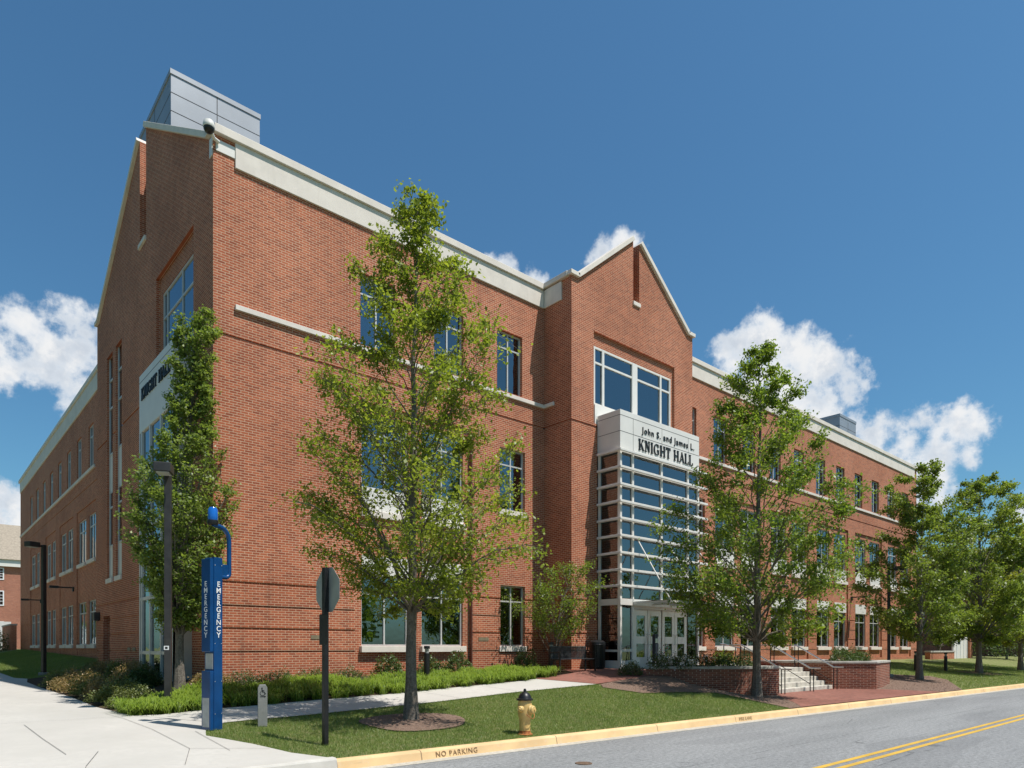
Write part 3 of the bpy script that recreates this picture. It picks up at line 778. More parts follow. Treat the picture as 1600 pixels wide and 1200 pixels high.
# --- glazed entrance box
FX = Facet('Y', -2.5); XA, XB = 13.3, 18.3; ZF = 1.13
fas = MB().box((XA, -2.5, 9.1), (XB, -1.415, 10.5)).build('canopy_fascia', M['white_metal'], HALL, bevel=.01)
j = MB()
for z in (9.72, 10.3): j.box((XA - .003, -2.503, z - .008), (XB + .003, -1.45, z + .008))
for u in (14.04, 15.79, 17.53): j.box((u - .007, -2.503, 9.1), (u + .007, -2.4, 10.3))
j.build('panel_joint', M['joint'], fas)
# serif capitals made of stems, hairlines and slab serifs (units of cap height)
def serif(ch):
    T = .17; h = .07; P = []
    def rect(a, b, c, d): P.append([(a, b), (c, b), (c, d), (a, d)])
    def sf(x, y, w=.30): rect(x - w / 2, y, x + w / 2, y + .055)
    def stem(x): rect(x - T / 2, 0, x + T / 2, 1); sf(x, 0); sf(x, .945)
    if ch == 'K':
        stem(.16); P.append([(.24, .40), (.58, .95), (.66, .95), (.30, .36)]); P.append([(.33, .52), (.43, .62), (.76, .05), (.58, .05)]); sf(.64, .945, .26); sf(.68, 0, .30); w = .86
    elif ch == 'N':
        rect(.13, 0, .20, 1); rect(.62, 0, .69, 1); P.append([(.12, 1), (.30, 1), (.69, 0), (.60, 0)]); sf(.16, 0, .26); sf(.66, .945, .26); sf(.1, .945, .2); w = .84
    elif ch == 'I': stem(.2); w = .42
    elif ch == 'G':
        n = 14; o = []; i = []
        for k in range(n + 1):
            a = math.radians(45 + 270 * k / n); th = .085 + .065 * abs(math.cos(a)) ** 2
            o.append((.45 + .42 * math.cos(a), .5 + .51 * math.sin(a))); i.append((.45 + (.42 - th * 1.1) * math.cos(a), .5 + (.51 - th * .75) * math.sin(a)))
        for k in range(n): P.append([o[k], o[k + 1], i[k + 1], i[k]])
        rect(.64, .06, .80, .44); sf(.70, .42, .34); rect(.68, .68, .74, .98); w = .92
    elif ch == 'H': stem(.18); stem(.70); rect(.18, .47, .70, .54); w = .90
    elif ch == 'T': stem(.38); rect(.04, .935, .72, 1); rect(.04, .74, .10, .94); rect(.66, .74, .72, .94); w = .76
    elif ch == 'A':
        P.append([(.08, 0), (.15, 0), (.44, .93), (.40, 1)]); P.append([(.36, 1), (.46, 1), (.80, 0), (.62, 0)]); rect(.22, .28, .60, .34); sf(.11, 0, .24); sf(.71, 0, .30); w = .84
    elif ch == 'L': stem(.18); rect(.18, 0, .62, .06); rect(.57, 0, .63, .26); w = .70
    else: w = .42
    return P, w
def serif_line(name, s, cap, origin, xdir, parent, depth=.03):
    xdir = Vector(xdir).normalized(); upv = Vector((0, 0, 1)); nrm = xdir.cross(upv); m = MB(); x = 0; L = []
    for ch in s:
        P, w = serif(ch); L.append((x, P)); x += w + .03
    n_ = 0
    for x0, P in L:
        if not P: m.build(name, M['letter'], parent); m = MB()
        for poly in P:
            e = .0006 * (n_ % 9); n_ += 1
            m.prism([Vector(origin) + xdir * ((x0 + a - x / 2) * cap) + upv * (b * cap) for a, b in poly], (0, 0, 0), nrm * (depth + e))
    return m.build(name, M['letter'], parent)
serif_line('lettering', 'KNIGHT HALL', .41, (16.1, -2.5, 9.23), (1, 0, 0), fas)
place_text('lettering', 'John S. and James L.', .34, M['letter'], frame_mtx((16.25, -2.512, 9.98), (1, 0, 0), (0, 0, 1)), fas, .012, .003, 1.2)
cw = MB()
zs_bars = [9.02, 8.40, 7.78, 7.17, 6.55, 5.94, 5.32, 4.71, 4.14]
for u in (XA + .05, 14.04, 15.79, 17.53, XB - .05):
    FX.box(cw, u - .05, u + .05, -.12, .0, ZF if u < 14.1 or u > 17.6 else 3.35, 9.09)
for z in [(a + b) / 2 * 0 + a for a, b in zip(zs_bars, zs_bars[1:] + [3.6])]: FX.box(cw, XA + .1, XB - .1, -.1, -.02, z - .03, z + .03)
FX.box(cw, XA - .02, XB + .02, -.13, .03, 3.45, 3.68); FX.box(cw, XA + .1, 13.98, -.12, -.01, ZF, ZF + .3); FX.box(cw, XA + .1, 13.98, -.12, -.01, ZF + .62, ZF + .72)
FX.box(cw, 17.6, XB - .1, -.12, -.01, ZF, ZF + .3); FX.box(cw, 14.1, 17.5, -.12, -.012, 3.34, 3.449)
for sx, fc in ((XA, Facet('X', XA)), (XB, Facet('X+', XB))):
    for u in (-1.50,): fc.box(cw, u - .05, u + .05, -.1, 0, ZF, 9.09)
    for z in zs_bars: fc.box(cw, -2.38, -1.55, -.08, -.02, z - .03, z + .03)
    fc.box(cw, -2.38, -1.55, -.1, .02, 3.452, 3.678); fc.box(cw, -2.38, -1.55, -.1, -.005, ZF, ZF + .3); fc.box(cw, -2.38, -1.55, -.1, -.005, ZF + .62, ZF + .7)
cw = cw.build('curtain_wall', M['white_metal'], HALL)
for a, b in ((XA + .1, 13.99), (14.09, 15.74), (15.84, 17.48), (17.58, XB - .1)):
    for z0, z1 in zip(zs_bars[1:] + [3.68], zs_bars): FX.box(MB(), a, b, -.07, -.055, z0 + .03, z1 - .03).build('pane', M['glass_box'], cw)
    if a < 14 or a > 17.5: FX.box(MB(), a, b, -.07, -.055, ZF + .3, 3.45).build('pane', M['glass_box'], cw)
for fc in (Facet('X', XA), Facet('X+', XB)):
    for z0, z1 in zip(zs_bars[1:] + [3.68], zs_bars): fc.box(MB(), -2.38, -1.55, -.06, -.045, z0 + .03, z1 - .03).build('pane', M['glass_box'], cw)
    fc.box(MB(), -2.38, -1.55, -.06, -.045, ZF + .3, 3.45).build('pane', M['glass_box'], cw)
for z in zs_bars:
    m = MB(); FX.box(m, XA - .16, XB + .42, .06, .15, z - .05, z + .04)
    Facet('X', XA).box(m, -2.56, -1.5, .06, .15, z - .05, z + .04); Facet('X+', XB).box(m, -2.45, -1.5, .06, .14, z - .05, z + .04)
    for u in (14.04, 15.79, 17.53): FX.box(m, u - .02, u + .02, .0, .06, z - .03, z + .02)
    m.build('sunshade_bar', M['white_metal'], HALL, bevel=.012)
cn = MB(); cn.box((14.0, -4.05, 3.50), (18.6, -4.0, 3.58)); cn.box((14.0, -4.0, 3.50), (14.05, -2.535, 3.57)); cn.box((18.55, -4.0, 3.50), (18.6, -2.535, 3.57))
for u in (15.2, 16.3, 17.4): cn.box((u - .025, -4.0, 3.50), (u + .025, -2.535, 3.57))
cn = cn.build('canopy', M['white_metal'], HALL)
MB().box((14.05, -4.0, 3.575), (18.55, -2.535, 3.59)).build('pane', M['glass_box'], cn)
for u in (14.25, 16.2, 18.15): MB().tube([(u, -2.56, 5.85), (u, -4.0, 3.58)], .022, 8).build('tie_rod', M['white_metal'], cn, smooth=True)
FX.box(MB(), XA, XB, -.2, -.0, ZF - .12, ZF - .002).build('threshold', M['stone_cap'], HALL)
MB().box((XA + .02, -2.29, ZF - .12), (XB - .02, 1.18, ZF - .001)).build('lobby_floor', M['inside'], HALL)  # dark colour put in so the lobby reads as unlit
for u0 in (14.12, 14.97, 15.86, 16.68):
    u1 = u0 + (.82 if u0 < 15.5 else .80); m = MB(); z0, z1 = ZF + .02, 3.33
    for a, b in ((z0, 1.55), (2.05, 2.32), (3.10, z1)): FX.box(m, u0, u1, -.1, -.04, a, b)
    for a, b in ((u0, u0 + .16), (u1 - .16, u1)):
        FX.box(m, a, b, -.1, -.04, 1.55, 2.05); FX.box(m, a, b, -.1, -.04, 2.32, 3.10)
    d = m.build('door', M['white_metal'], HALL)
    for a, b in ((1.55, 2.05), (2.32, 3.10)): FX.box(MB(), u0 + .16, u1 - .16, -.08, -.06, a, b).build('pane', M['glass'], d)
    hx = u1 - .07 if u0 in (14.12, 15.86) else u0 + .07
    MB().tube([(hx, -2.46, 2.0), (hx, -2.40 - .14, 2.03), (hx, -2.54, 2.37), (hx, -2.46, 2.40)], .012, 8).build('handle', M['steel'], d)
# bay window over the entrance
m = MB(); u0, u1, z0, z1 = 13.2, 17.98, 10.95, 13.12; d0, d1 = -.2, -.08
for a, b in ((u0, u0 + .07), (13.67, 13.79), (15.46, 15.78), (17.26, 17.36), (u1 - .07, u1)): FB.box(m, a, b, d0, d1, z0, z1)
for a, b in ((z0, z0 + .07), (12.5, 12.57), (z1 - .07, z1)): FB.box(m, u0 + .07, u1 - .07, d0, d1 - .01, a, b)
w = m.build('gable_window', M['white_metal'], HALL); FB.box(MB(), u0, u1, -.15, -.135, z0, z1).build('pane', M['glass'], w)
FB.box(MB(), u0, u1, -.2, -.03, 10.2, 10.94).build('spandrel_panel', M['white_metal'], w)
FB.box(MB(), 13.14, 18.11, -.11, -.0995, 13.13, 13.60)
# --- glazed box of the gable end
FY = Facet('X', -.5); sb = MB().box((-.5, 1.75, 8.55), (-.0, 5.32, 10.34)).build('canopy_fascia', M['white_metal'], HALL, bevel=.01)
FY.box(MB(), 1.74, 5.325, -.1, .003, 10.1, 10.115).build('panel_joint', M['joint'], sb)
serif_line('lettering', 'KNIGHT HALL', .36, (-.5, 3.45, 9.5), (0, -1, 0), sb)
m = MB()
for u in (1.8, 2.95, 4.1, 5.05, 5.27): FY.box(m, u - .05, u + .05, -.12, 0, .75, 8.549)
for z in (1.0, 1.75, 3.4, 5.6, 7.1): FY.box(m, 1.85, 5.22, -.11, -.01, z - .05, z + .05)
m.box((-.49, 1.75, .6), (-.0, 1.80, 8.549))
m.box((-.49, 5.27, .6), (-.0, 5.32, 8.549))
cg = m.build('curtain_wall', M['alu'], HALL)
for a, b in ((1.85, 2.9), (3.0, 4.05), (4.15, 5.0), (5.1, 5.22)):
    for c, d in ((.8, .95), (1.05, 1.7), (1.8, 3.35), (3.45, 5.55), (5.65, 7.05), (7.15, 8.5)): FY.box(MB(), a, b, -.07, -.055, c, d).build('pane', M['glass_box'], cg)
# recessed side door and wall lamps
sd_ = MB(); FS.box(sd_, 12.05, 13.15, -.345, -.30, .6, 3.1); sd_ = sd_.build('side_door', plain('brown_door', (.12, .045, .035), .6, .1), HALL)
for fc, u, z in ((FW, 26.0, 5.15), (FW, 38.2, 5.1), (FF, 39.2, 5.05), (FF, 28.4, 5.05)):
    m = MB(); fc.box(m, u - .1, u + .1, 0, .08, z - .15, z + .1); fc.box(m, u - .04, u + .04, .08, .75, z + .02, z + .09); fc.box(m, u - .14, u + .14, .72, 1.15, z - .01, z + .12)
    m.build('wall_lamp', M['bronze'], HALL, bevel=.01)
m = MB(); FS.box(m, 13.75, 14.1, 0, .22, 3.0, 3.35); m.build('wall_lamp', M['bronze'], HALL, bevel=.03)
m = MB(); FF.box(m, 8.435, 8.485, -.0, .05, 1.05, 9.2); m.build('pier_edge_shade', plain('pier_shade_brown', (.10, .035, .025), .5), HALL)  # dark strip painted along the pier edge in place of its shadow
for fc, u, z in ((FF, 2.9, 2.2), (FF, 9.0, 2.2), (FS, 8.2, 1.85), (FS, 8.9, 1.85)):
    m = MB(); fc.box(m, u - .22, u + .22, -.0, .012, z - .06, z + .06); m.build('wall_vent', plain('vent_metal', (.2, .16, .1), .6), HALL)

# ------------------------------------------------------------------ security camera at the corner
sc = thing('security_camera', 'white dome security camera on a bracket at the top brick corner', 'camera', (-.0, .0, 15.0))
m = MB(); m.box((.06, -.03, -.22), (.62, -.001, .08)); m.box((-.03, .02, -.36), (-.001, .22, .12)); m.build('mounting_plate', M['white_metal'], sc, bevel=.008)
m = MB().tube([(.12, -.05, .0), (-.03, -.14, -.02), (-.12, -.22, .05), (-.20, -.30, .18)], .045, 10); m.build('arm', M['white_metal'], sc, smooth=True)
m = MB().lathe([(.05, .16), (.12, .14), (.145, .06), (.145, 0), (.135, -.02)], 18, (-.20, -.30, .08)); m.build('housing', M['white_metal'], sc, smooth=True)
m = MB().lathe([(.13, -.021), (.125, -.07), (.09, -.12), (.03, -.145)], 18, (-.20, -.30, .08)); m.build('dome', M['black'], sc, smooth=True)

# ------------------------------------------------------------------ planters, steps, handrails
def planter(name, label, poly, ztop, zbot):
    t = thing(name, label, 'planter'); m = MB(); n = len(poly)
    c = Vector((sum(p[0] for p in poly) / n, sum(p[1] for p in poly) / n, 0))
    def inset(k): return [tuple(Vector((p[0], p[1], 0)) + (c - Vector((p[0], p[1], 0))).normalized() * k) for p in poly]
    o_, i_ = [(p[0], p[1], 0) for p in poly], inset(.38)
    vs = [(p[0], p[1], zbot) for p in o_] + [(p[0], p[1], ztop - .09) for p in o_] + [(p[0], p[1], ztop - .09) for p in i_] + [(p[0], p[1], zbot) for p in i_]
    fs = [(a * n + k, a * n + (k + 1) % n, (a + 1) * n + (k + 1) % n, (a + 1) * n + k) for a in range(3) for k in range(n)]
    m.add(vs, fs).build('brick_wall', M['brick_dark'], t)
    oc, ic = inset(-.05), inset(.44)
    vs = [(p[0], p[1], ztop - .088) for p in oc] + [(p[0], p[1], ztop) for p in oc] + [(p[0], p[1], ztop) for p in ic] + [(p[0], p[1], ztop - .088) for p in ic]
    fs = [(a * n + k, a * n + (k + 1) % n, ((a + 1) % 4) * n + (k + 1) % n, ((a + 1) % 4) * n + k) for a in range(4) for k in range(n)]
    MB().add(vs, fs).build('stone_cap', M['stone_cap'], t, bevel=.01)
    MB().add([(p[0], p[1], ztop - .12) for p in inset(.3)], [tuple(range(n))]).build('soil', M['soil'], t)
    return t
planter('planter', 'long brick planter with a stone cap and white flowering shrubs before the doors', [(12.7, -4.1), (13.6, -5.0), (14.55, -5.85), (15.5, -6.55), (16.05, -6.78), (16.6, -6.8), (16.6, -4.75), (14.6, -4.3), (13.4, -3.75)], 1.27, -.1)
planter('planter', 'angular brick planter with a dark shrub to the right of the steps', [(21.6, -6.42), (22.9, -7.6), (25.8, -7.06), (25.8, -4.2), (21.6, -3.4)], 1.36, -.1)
st = thing('stairs', 'five pale concrete steps between the two brick planters', 'steps')
for k in range(5):
    y0 = -6.45 + .29 * k; MB().box((16.62, y0, -.1), (21.59, y0 + (.29 if k < 4 else 1.0), .25 + .17 * (k + 1))).build('step', M['steps'], st, bevel=.012)
def handrail(label, x, lab='handrails of the entrance steps'):
    h = thing('handrail', label, 'handrail', (x, 0, 0), 0, lab)
    zb, zt = .26, 1.1
    m = MB()
    for y, z in ((-6.75, .24), (-6.62, .24), (-5.2, 1.08), (-5.05, 1.08)): m.tube([(0, y, z), (0, y, z + .88)], .019, 8)
    m.tube([(0, -6.62, .55), (0, -5.2, 1.36)], .014, 6); m.build('post', M['black'], h)
    MB().tube([(0, -7.0, 1.14), (0, -6.62, 1.14), (0, -5.1, 2.0), (0, -4.6, 2.0)], .026, 10).build('rail', M['steel'], h, smooth=True)
handrail('steel handrail on black posts along the left side of the steps', 17.1)
handrail('steel handrail on black posts down the middle of the steps', 19.3)
handrail('steel handrail on black posts against the right hand planter', 21.3)
h = thing('handrail', 'short sloping steel handrail beside the glass entrance box', 'handrail', (19.0, -3.2, 1.1), 0, 'handrails of the entrance steps')
m = MB()
for x in (0, .9, 2.0): m.tube([(x, 0, 0), (x, 0, .95 - .12 * x)], .02, 8)
m.build('post', M['black'], h); MB().tube([(-.3, 0, .95), (0, 0, .95), (2.2, 0, .65)], .026, 10).build('rail', M['steel'], h, smooth=True)

# ------------------------------------------------------------------ street furniture
# emergency phone tower
em = thing('emergency_phone_tower', 'tall blue emergency call tower with white lettering and a blue lamp on a hooped arm', 'call box', (-1.66, -5.12, G(-1.66, -5.12)), R(19.1))
w = .135
MB().box((-.075, -w, 0), (.105, w, 3.2)).build('column', M['blue'], em, bevel=.006)
MB().box((-.15, -.125, 1.45), (-.0755, .125, 3.17)).build('speaker_box', M['blue'], em, bevel=.008)
MB().box((-.15, -.125, 0), (-.0755, .125, 1.10)).build('base_box', M['blue'], em, bevel=.008)
plate = plain('grey_plate', (.36, .37, .36), .4, .1)
MB().box((-.082, -.1, 1.13), (-.0756, .1, 1.42)).build('faceplate', plate, em); MB().box((-.156, -.09, .06), (-.1505, .09, .60)).build('faceplate', plate, em)
m = MB()
for z_ in (.3, .9, 1.6, 3.05):
    for x_ in (-.055, .085): m.lathe([(.009, 0), (.009, .004), (.004, .007)], 8, (0, 0, 0), Matrix.Translation((x_, -w, z_)) @ Matrix.Rotation(R(90), 4, 'X'))
m.build('bolt', M['steel'], em)
pts = [(w - .02, 0, 2.92)] + [(w + .1 * k, 0, 2.9) for k in (1, 1.4)]
hoop = [(.10, 0, 2.86), (.27, 0, 2.86)] + [(.27 + .085 * math.sin(a), 0, 2.945 - .085 * math.cos(a)) for a in np.linspace(.3, 1.57, 5)] + [(.355, 0, 3.55)] + [(.355 - .24 + .24 * math.cos(a), 0, 3.55 + .26 * math.sin(a)) for a in np.linspace(.25, 1.45, 7)] + [(0, 0, 3.83)]
MB().tube(hoop, .042, 12).build('lamp_arm', M['blue'], em, smooth=True)
m = MB(); m.box((w, -.02, 2.9), (.34, .02, 3.1)); m.build('bracket', M['blue'], em)
MB().lathe([(.09, 3.82), (.1, 3.87), (.095, 3.9)], 18).build('lamp_base', M['black'], em, smooth=True)
MB().lathe([(.082, 3.902), (.088, 3.95), (.085, 4.1), (.06, 4.14)], 18).build('lamp_lens', M['blue_lens'], em, smooth=True)
for k, ch in enumerate('EMERGENCY'):
    z = 2.70 - .118 * k
    place_text('letter', ch, .138, M['white_paint'], frame_mtx((.016, -w - .006, z), (1, 0, 0), (0, 0, 1)), em, .002, .0015)
    place_text('letter', ch, .138, M['white_paint'], frame_mtx((-.1512, .0, z), (0, -1, 0), (0, 0, 1)), em, .002, .0015)
# door-opener post with a wheelchair symbol
hp = thing('accessible_door_post', 'short grey concrete post with a black wheelchair symbol', 'post', (-.82, -5.36, G(-.82, -5.36)), R(-20))
m = MB(); m.prism([(-.085, -.075, 0), (.085, -.075, 0), (.085, -.075, .74), (.055, -.075, .80), (-.055, -.075, .80), (-.085, -.075, .74)], (0, 0, 0), (0, .15, 0)); m.build('post', M['conc_grey'], hp, bevel=.006)
m = MB(); y = -.0775
def stroke(a, b, w_=.014):
    a = Vector((a[0], 0, a[1])); b = Vector((b[0], 0, b[1])); t = (b - a).normalized(); n_ = Vector((-t.z, 0, t.x)) * w_ / 2
    m.add([(p.x, y, p.z) for p in (a + n_, a - n_, b - n_, b + n_)], [(0, 1, 2, 3)])
m.add([(-.012 + .014 * math.cos(a), y, .738 + .014 * math.sin(a)) for a in np.linspace(0, 2 * math.pi, 10, endpoint=False)], [tuple(range(10))])
stroke((-.012, .722), (-.008, .665), .018); stroke((-.01, .693), (.028, .690)); stroke((-.012, .667), (.03, .664), .016); stroke((.028, .668), (.045, .622)); stroke((.04, .625), (.06, .632))
arc = [(-.002 + .044 * math.cos(a), .640 + .044 * math.sin(a)) for a in np.linspace(math.radians(125), math.radians(350), 12)]
for a, b in zip(arc[:-1], arc[1:]): stroke(a, b, .011)
stroke((-.045, .575), (.05, .575), .014); stroke((.03, .59), (.055, .575), .01); stroke((.03, .56), (.055, .575), .01)
m.build('wheelchair_symbol', M['letter'], hp)
# stop sign seen from behind
sg = thing('stop_sign', 'back of an octagonal road sign on a slim black post by the kerb', 'sign', (-.58, -7.5, G(-.58, -7.5)), R(4))
MB().box((-.04, -.045, 0), (.04, .045, 3.04)).build('post', M['black'], sg, bevel=.004)
r8 = .38 / math.cos(math.pi / 8)
oct_ = [(.045, r8 * math.cos(math.pi / 8 + k * math.pi / 4), 2.66 + r8 * math.sin(math.pi / 8 + k * math.pi / 4)) for k in range(8)]
MB().prism(oct_, (0, 0, 0), (.004, 0, 0)).build('sign_plate', M['sign_back'], sg)
MB().prism(oct_, (.0041, 0, 0), (.006, 0, 0)).build('sign_face', plain('red_sign_face', (.5, .02, .02), .5), sg)
MB().box((-.045, -.15, 1.72), (-.041, .12, 2.24)).build('small_plate', M['black'], sg)
# hydrant
hy = thing('fire_hydrant', 'worn yellow fire hydrant with a black bonnet and rusty foot by the kerb', 'hydrant', (3.24, -8.38, G(3.24, -8.38) - .02), R(10))
MB().lathe([(.15, 0), (.155, .035), (.12, .05), (.11, .09), (.115, .1)], 20).build('foot_flange', M['hyd_rust'], hy, smooth=True)
MB().lathe([(.105, .10), (.11, .16), (.112, .26), (.118, .34), (.135, .40), (.142, .47), (.142, .62), (.13, .68), (.13, .70)], 24).build('barrel', M['hyd_yellow'], hy, smooth=True)
MB().lathe([(.165, .702), (.168, .73), (.135, .745), (.12, .79), (.085, .84), (.04, .865), (.03, .87), (.03, .90), (.02, .93)], 24).build('bonnet', M['black'], hy, smooth=True)
def nozzle(dirv, z, r, ln):
    dv = Vector(dirv).normalized(); q = dv.to_track_quat('Z', 'Y').to_matrix().to_4x4(); q.translation = Vector((0, 0, z))
    return MB().lathe([(r * .8, .08), (r * .85, .13), (r * 1.12, .132), (r * 1.15, .15), (r, .165), (r * .98, ln), (r * .8, ln + .015), (.028, ln + .018), (.026, ln + .045)], 18, (0, 0, 0), q)
nozzle((.12, -1, 0), .52, .085, .20).build('nozzle', M['hyd_yellow'], hy, smooth=True)
nozzle((-1, -.12, 0), .54, .058, .19).build('nozzle', M['hyd_yellow'], hy, smooth=True)
nozzle((1, .12, 0), .54, .058, .19).build('nozzle', M['hyd_yellow'], hy, smooth=True)
ch_ = [(-.13 + .26 * t, -.135 - .07 * math.sin(math.pi * t), .44 - .09 * math.sin(math.pi * t)) for t in np.linspace(0, 1, 9)]
MB().tube(ch_, .007, 5).build('chain', M['hyd_rust'], hy)
# bollard lights
def bollard(x, y, label, h=1.1):
    b = thing('bollard_light', label, 'bollard', (x, y, G(x, y)), 0, 'black bollard lights')
    MB().lathe([(.09, 0), (.09, h - .22)], 16).build('post', M['black'], b, smooth=True)
    MB().lathe([(.06, h - .219), (.06, h - .09)], 16).build('lens', plain('frosted_lens', (.3, .3, .28), .3), b, smooth=True)
    MB().lathe([(.092, h - .089), (.092, h - .01), (.07, h)], 16).build('cap', M['black'], b, smooth=True)
    return b
bollard(5.72, -1.35, 'black bollard light in the lilies behind the large young tree')
bollard(10.55, -1.75, 'black bollard light beside the bench')
bollard(36.5, -4.6, 'black bollard light on the lawn nearest the last brick corner'); bollard(39.2, -5.3, 'black bollard light before the white gate')
# light poles
def light_pole(x, y, label, h, ang, base=False):
    p = thing('light_pole', label, 'street light', (x, y, G(x, y)), ang, 'dark shoebox light poles')
    MB().box((-.07, -.07, 0), (.07, .07, h - .06)).build('pole', M['bronze'], p, bevel=.006)
    m = MB(); m.box((-.035, -.25, h - .16), (.035, -.0705, h - .09)); m.build('arm', M['bronze'], p)
    MB().box((-.17, -.68, h - .2), (.17, -.2505, h)).build('lamp_head', M['bronze'], p, bevel=.015)
    MB().box((-.13, -.64, h - .215), (.13, -.3, h - .2001)).build('lamp_lens', plain('lamp_lens_grey', (.4, .4, .38), .3), p)
    MB().lathe([(.2, -.05), (.2, .12), (.18, .14)], 16).build('footing', M['conc_grey'], p)
    if base:
        MB().box((-.072, -.073, 1.33), (.03, -.0705, 1.42)).build('sticker', M['white_paint'], p)
        MB().box((-.05, -.0745, 1.35), (.005, -.0731, 1.40)).build('sticker_print', M['letter'], p)
light_pole(-1.54, -1.75, 'dark square light pole with a white sticker in front of the columnar tree', 5.38, R(-25), True)
light_pole(-1.75, 15.1, 'dark light pole on the shaded grass slope along the left wing', 5.38, R(-62))
light_pole(29.5, -5.7, 'dark light pole behind the right hand planter among tree leaves', 5.3, R(20))
# bench
be = thing('park_bench', 'dark metal slatted bench on the brick paving by the entrance bay', 'bench', (11.25, -1.95, G(11.25, -1.95) + .05), R(-4))
m = MB()
for k in range(7): m.box((-.8, -.42 + .065 * k, .43), (.8, -.375 + .065 * k, .45))
m.build('seat', M['bench'], be)
m = MB()
for k in range(28): m.box((-.8 + .058 * k, .06, .47), (-.765 + .058 * k, .08, .84))
m.box((-.82, .055, .84), (.82, .09, .88)); m.box((-.82, .058, .45), (.82, .085, .475)); m.build('backrest', M['bench'], be)
for x in (-.82, .82):
    m = MB(); m.bar((x, -.42, 0), (x, -.42, .66), .045); m.bar((x, .08, 0), (x, .08, .86), .045); m.bar((x, -.44, .66), (x, .1, .66), .05, .03); m.bar((x, -.4, .42), (x, .06, .42), .04); m.build('arm_leg', M['black'], be)
# litter bin
tc = thing('litter_bin', 'black slatted litter bin against the brick bay by the glass box', 'bin', (12.8, -1.85, G(12.8, -1.85) + .03))
m = MB().lathe([(.26, 0), (.27, .05), (.27, .09)], 20)
for k in range(24):
    a = 2 * math.pi * k / 24; m.bar((.27 * math.cos(a), .27 * math.sin(a), .06), (.29 * math.cos(a), .29 * math.sin(a), .86), .05, .012)
m.lathe([(.29, .84), (.305, .87), (.29, .9)], 20); m.build('basket', M['black'], tc)
MB().lathe([(.24, .1), (.25, .85)], 18).build('liner', M['black'], tc); MB().lathe([(.30, .901), (.29, .96), (.2, 1.02), (.08, 1.04)], 20).build('lid', M['black'], tc, smooth=True)
# push-button pedestal before the doors
pp = thing('push_plate_pedestal', 'dark slim pedestal standing in front of the entrance doors', 'post', (13.95, -3.55, G(13.95, -3.55) + .02))
MB().box((-.1, -.06, 0), (.1, .06, 1.3)).build('post', plain('blue_black_metal', (.03, .035, .055), .4), pp, bevel=.02); MB().box((-.06, -.066, 1.0), (.06, -.0605, 1.15)).build('button_plate', M['steel'], pp)
# iron cover in the road
vc = tag(MB().lathe([(.14, .0), (.14, .012), (.12, .014), (.1, .012)], 20, (2.37, -10.75, 0)).build('valve_cover', plain('rusty_iron', (.13, .08, .05), .8, .3, 20)), 'small rusty round iron cover set in the asphalt', 'manhole cover')

# ------------------------------------------------------------------ plants
def frames(d):
    """two unit vectors across each direction (n,3)"""
    a = np.where(np.abs(d[:, 2:3]) < .9, np.array([[0, 0, 1.]]), np.array([[1., 0, 0]]))
    u = np.cross(d, a); u /= np.linalg.norm(u, axis=1, keepdims=True) + 1e-9
    return u, np.cross(u, d)


def leaves_mesh(name, C_, L, Wd, mat, parent, rng, droop=.2, tint=None, folded=True):
    """diamond leaves with a crease, at points C_ (n,3)"""
    n = len(C_); d = rng.normal(size=(n, 3)); d[:, 2] -= droop * 1.4; d /= np.linalg.norm(d, axis=1, keepdims=True)
    u, w_ = frames(d); ro = rng.normal(0, .55, n)[:, None]
    s = u * np.cos(ro) + w_ * np.sin(ro); nn = np.cross(d, s)
    sz = rng.uniform(.65, 1.25, n)[:, None]; l = L * sz / 2; wd = Wd * sz / 2
    p0 = C_ - d * l; p1 = C_ + s * wd + nn * wd * .35 - d * l * .1; p2 = C_ + d * l; p3 = C_ - s * wd + nn * wd * .35 - d * l * .1
    Vv = np.stack([p0, p1, p2, p3], 1).reshape(-1, 3); Fv = np.arange(4 * n).reshape(n, 4)
    tn = np.repeat(rng.uniform(0, 1, n) if tint is None else tint, 4)
    return np_mesh(name, Vv, Fv, mat, parent, tn)


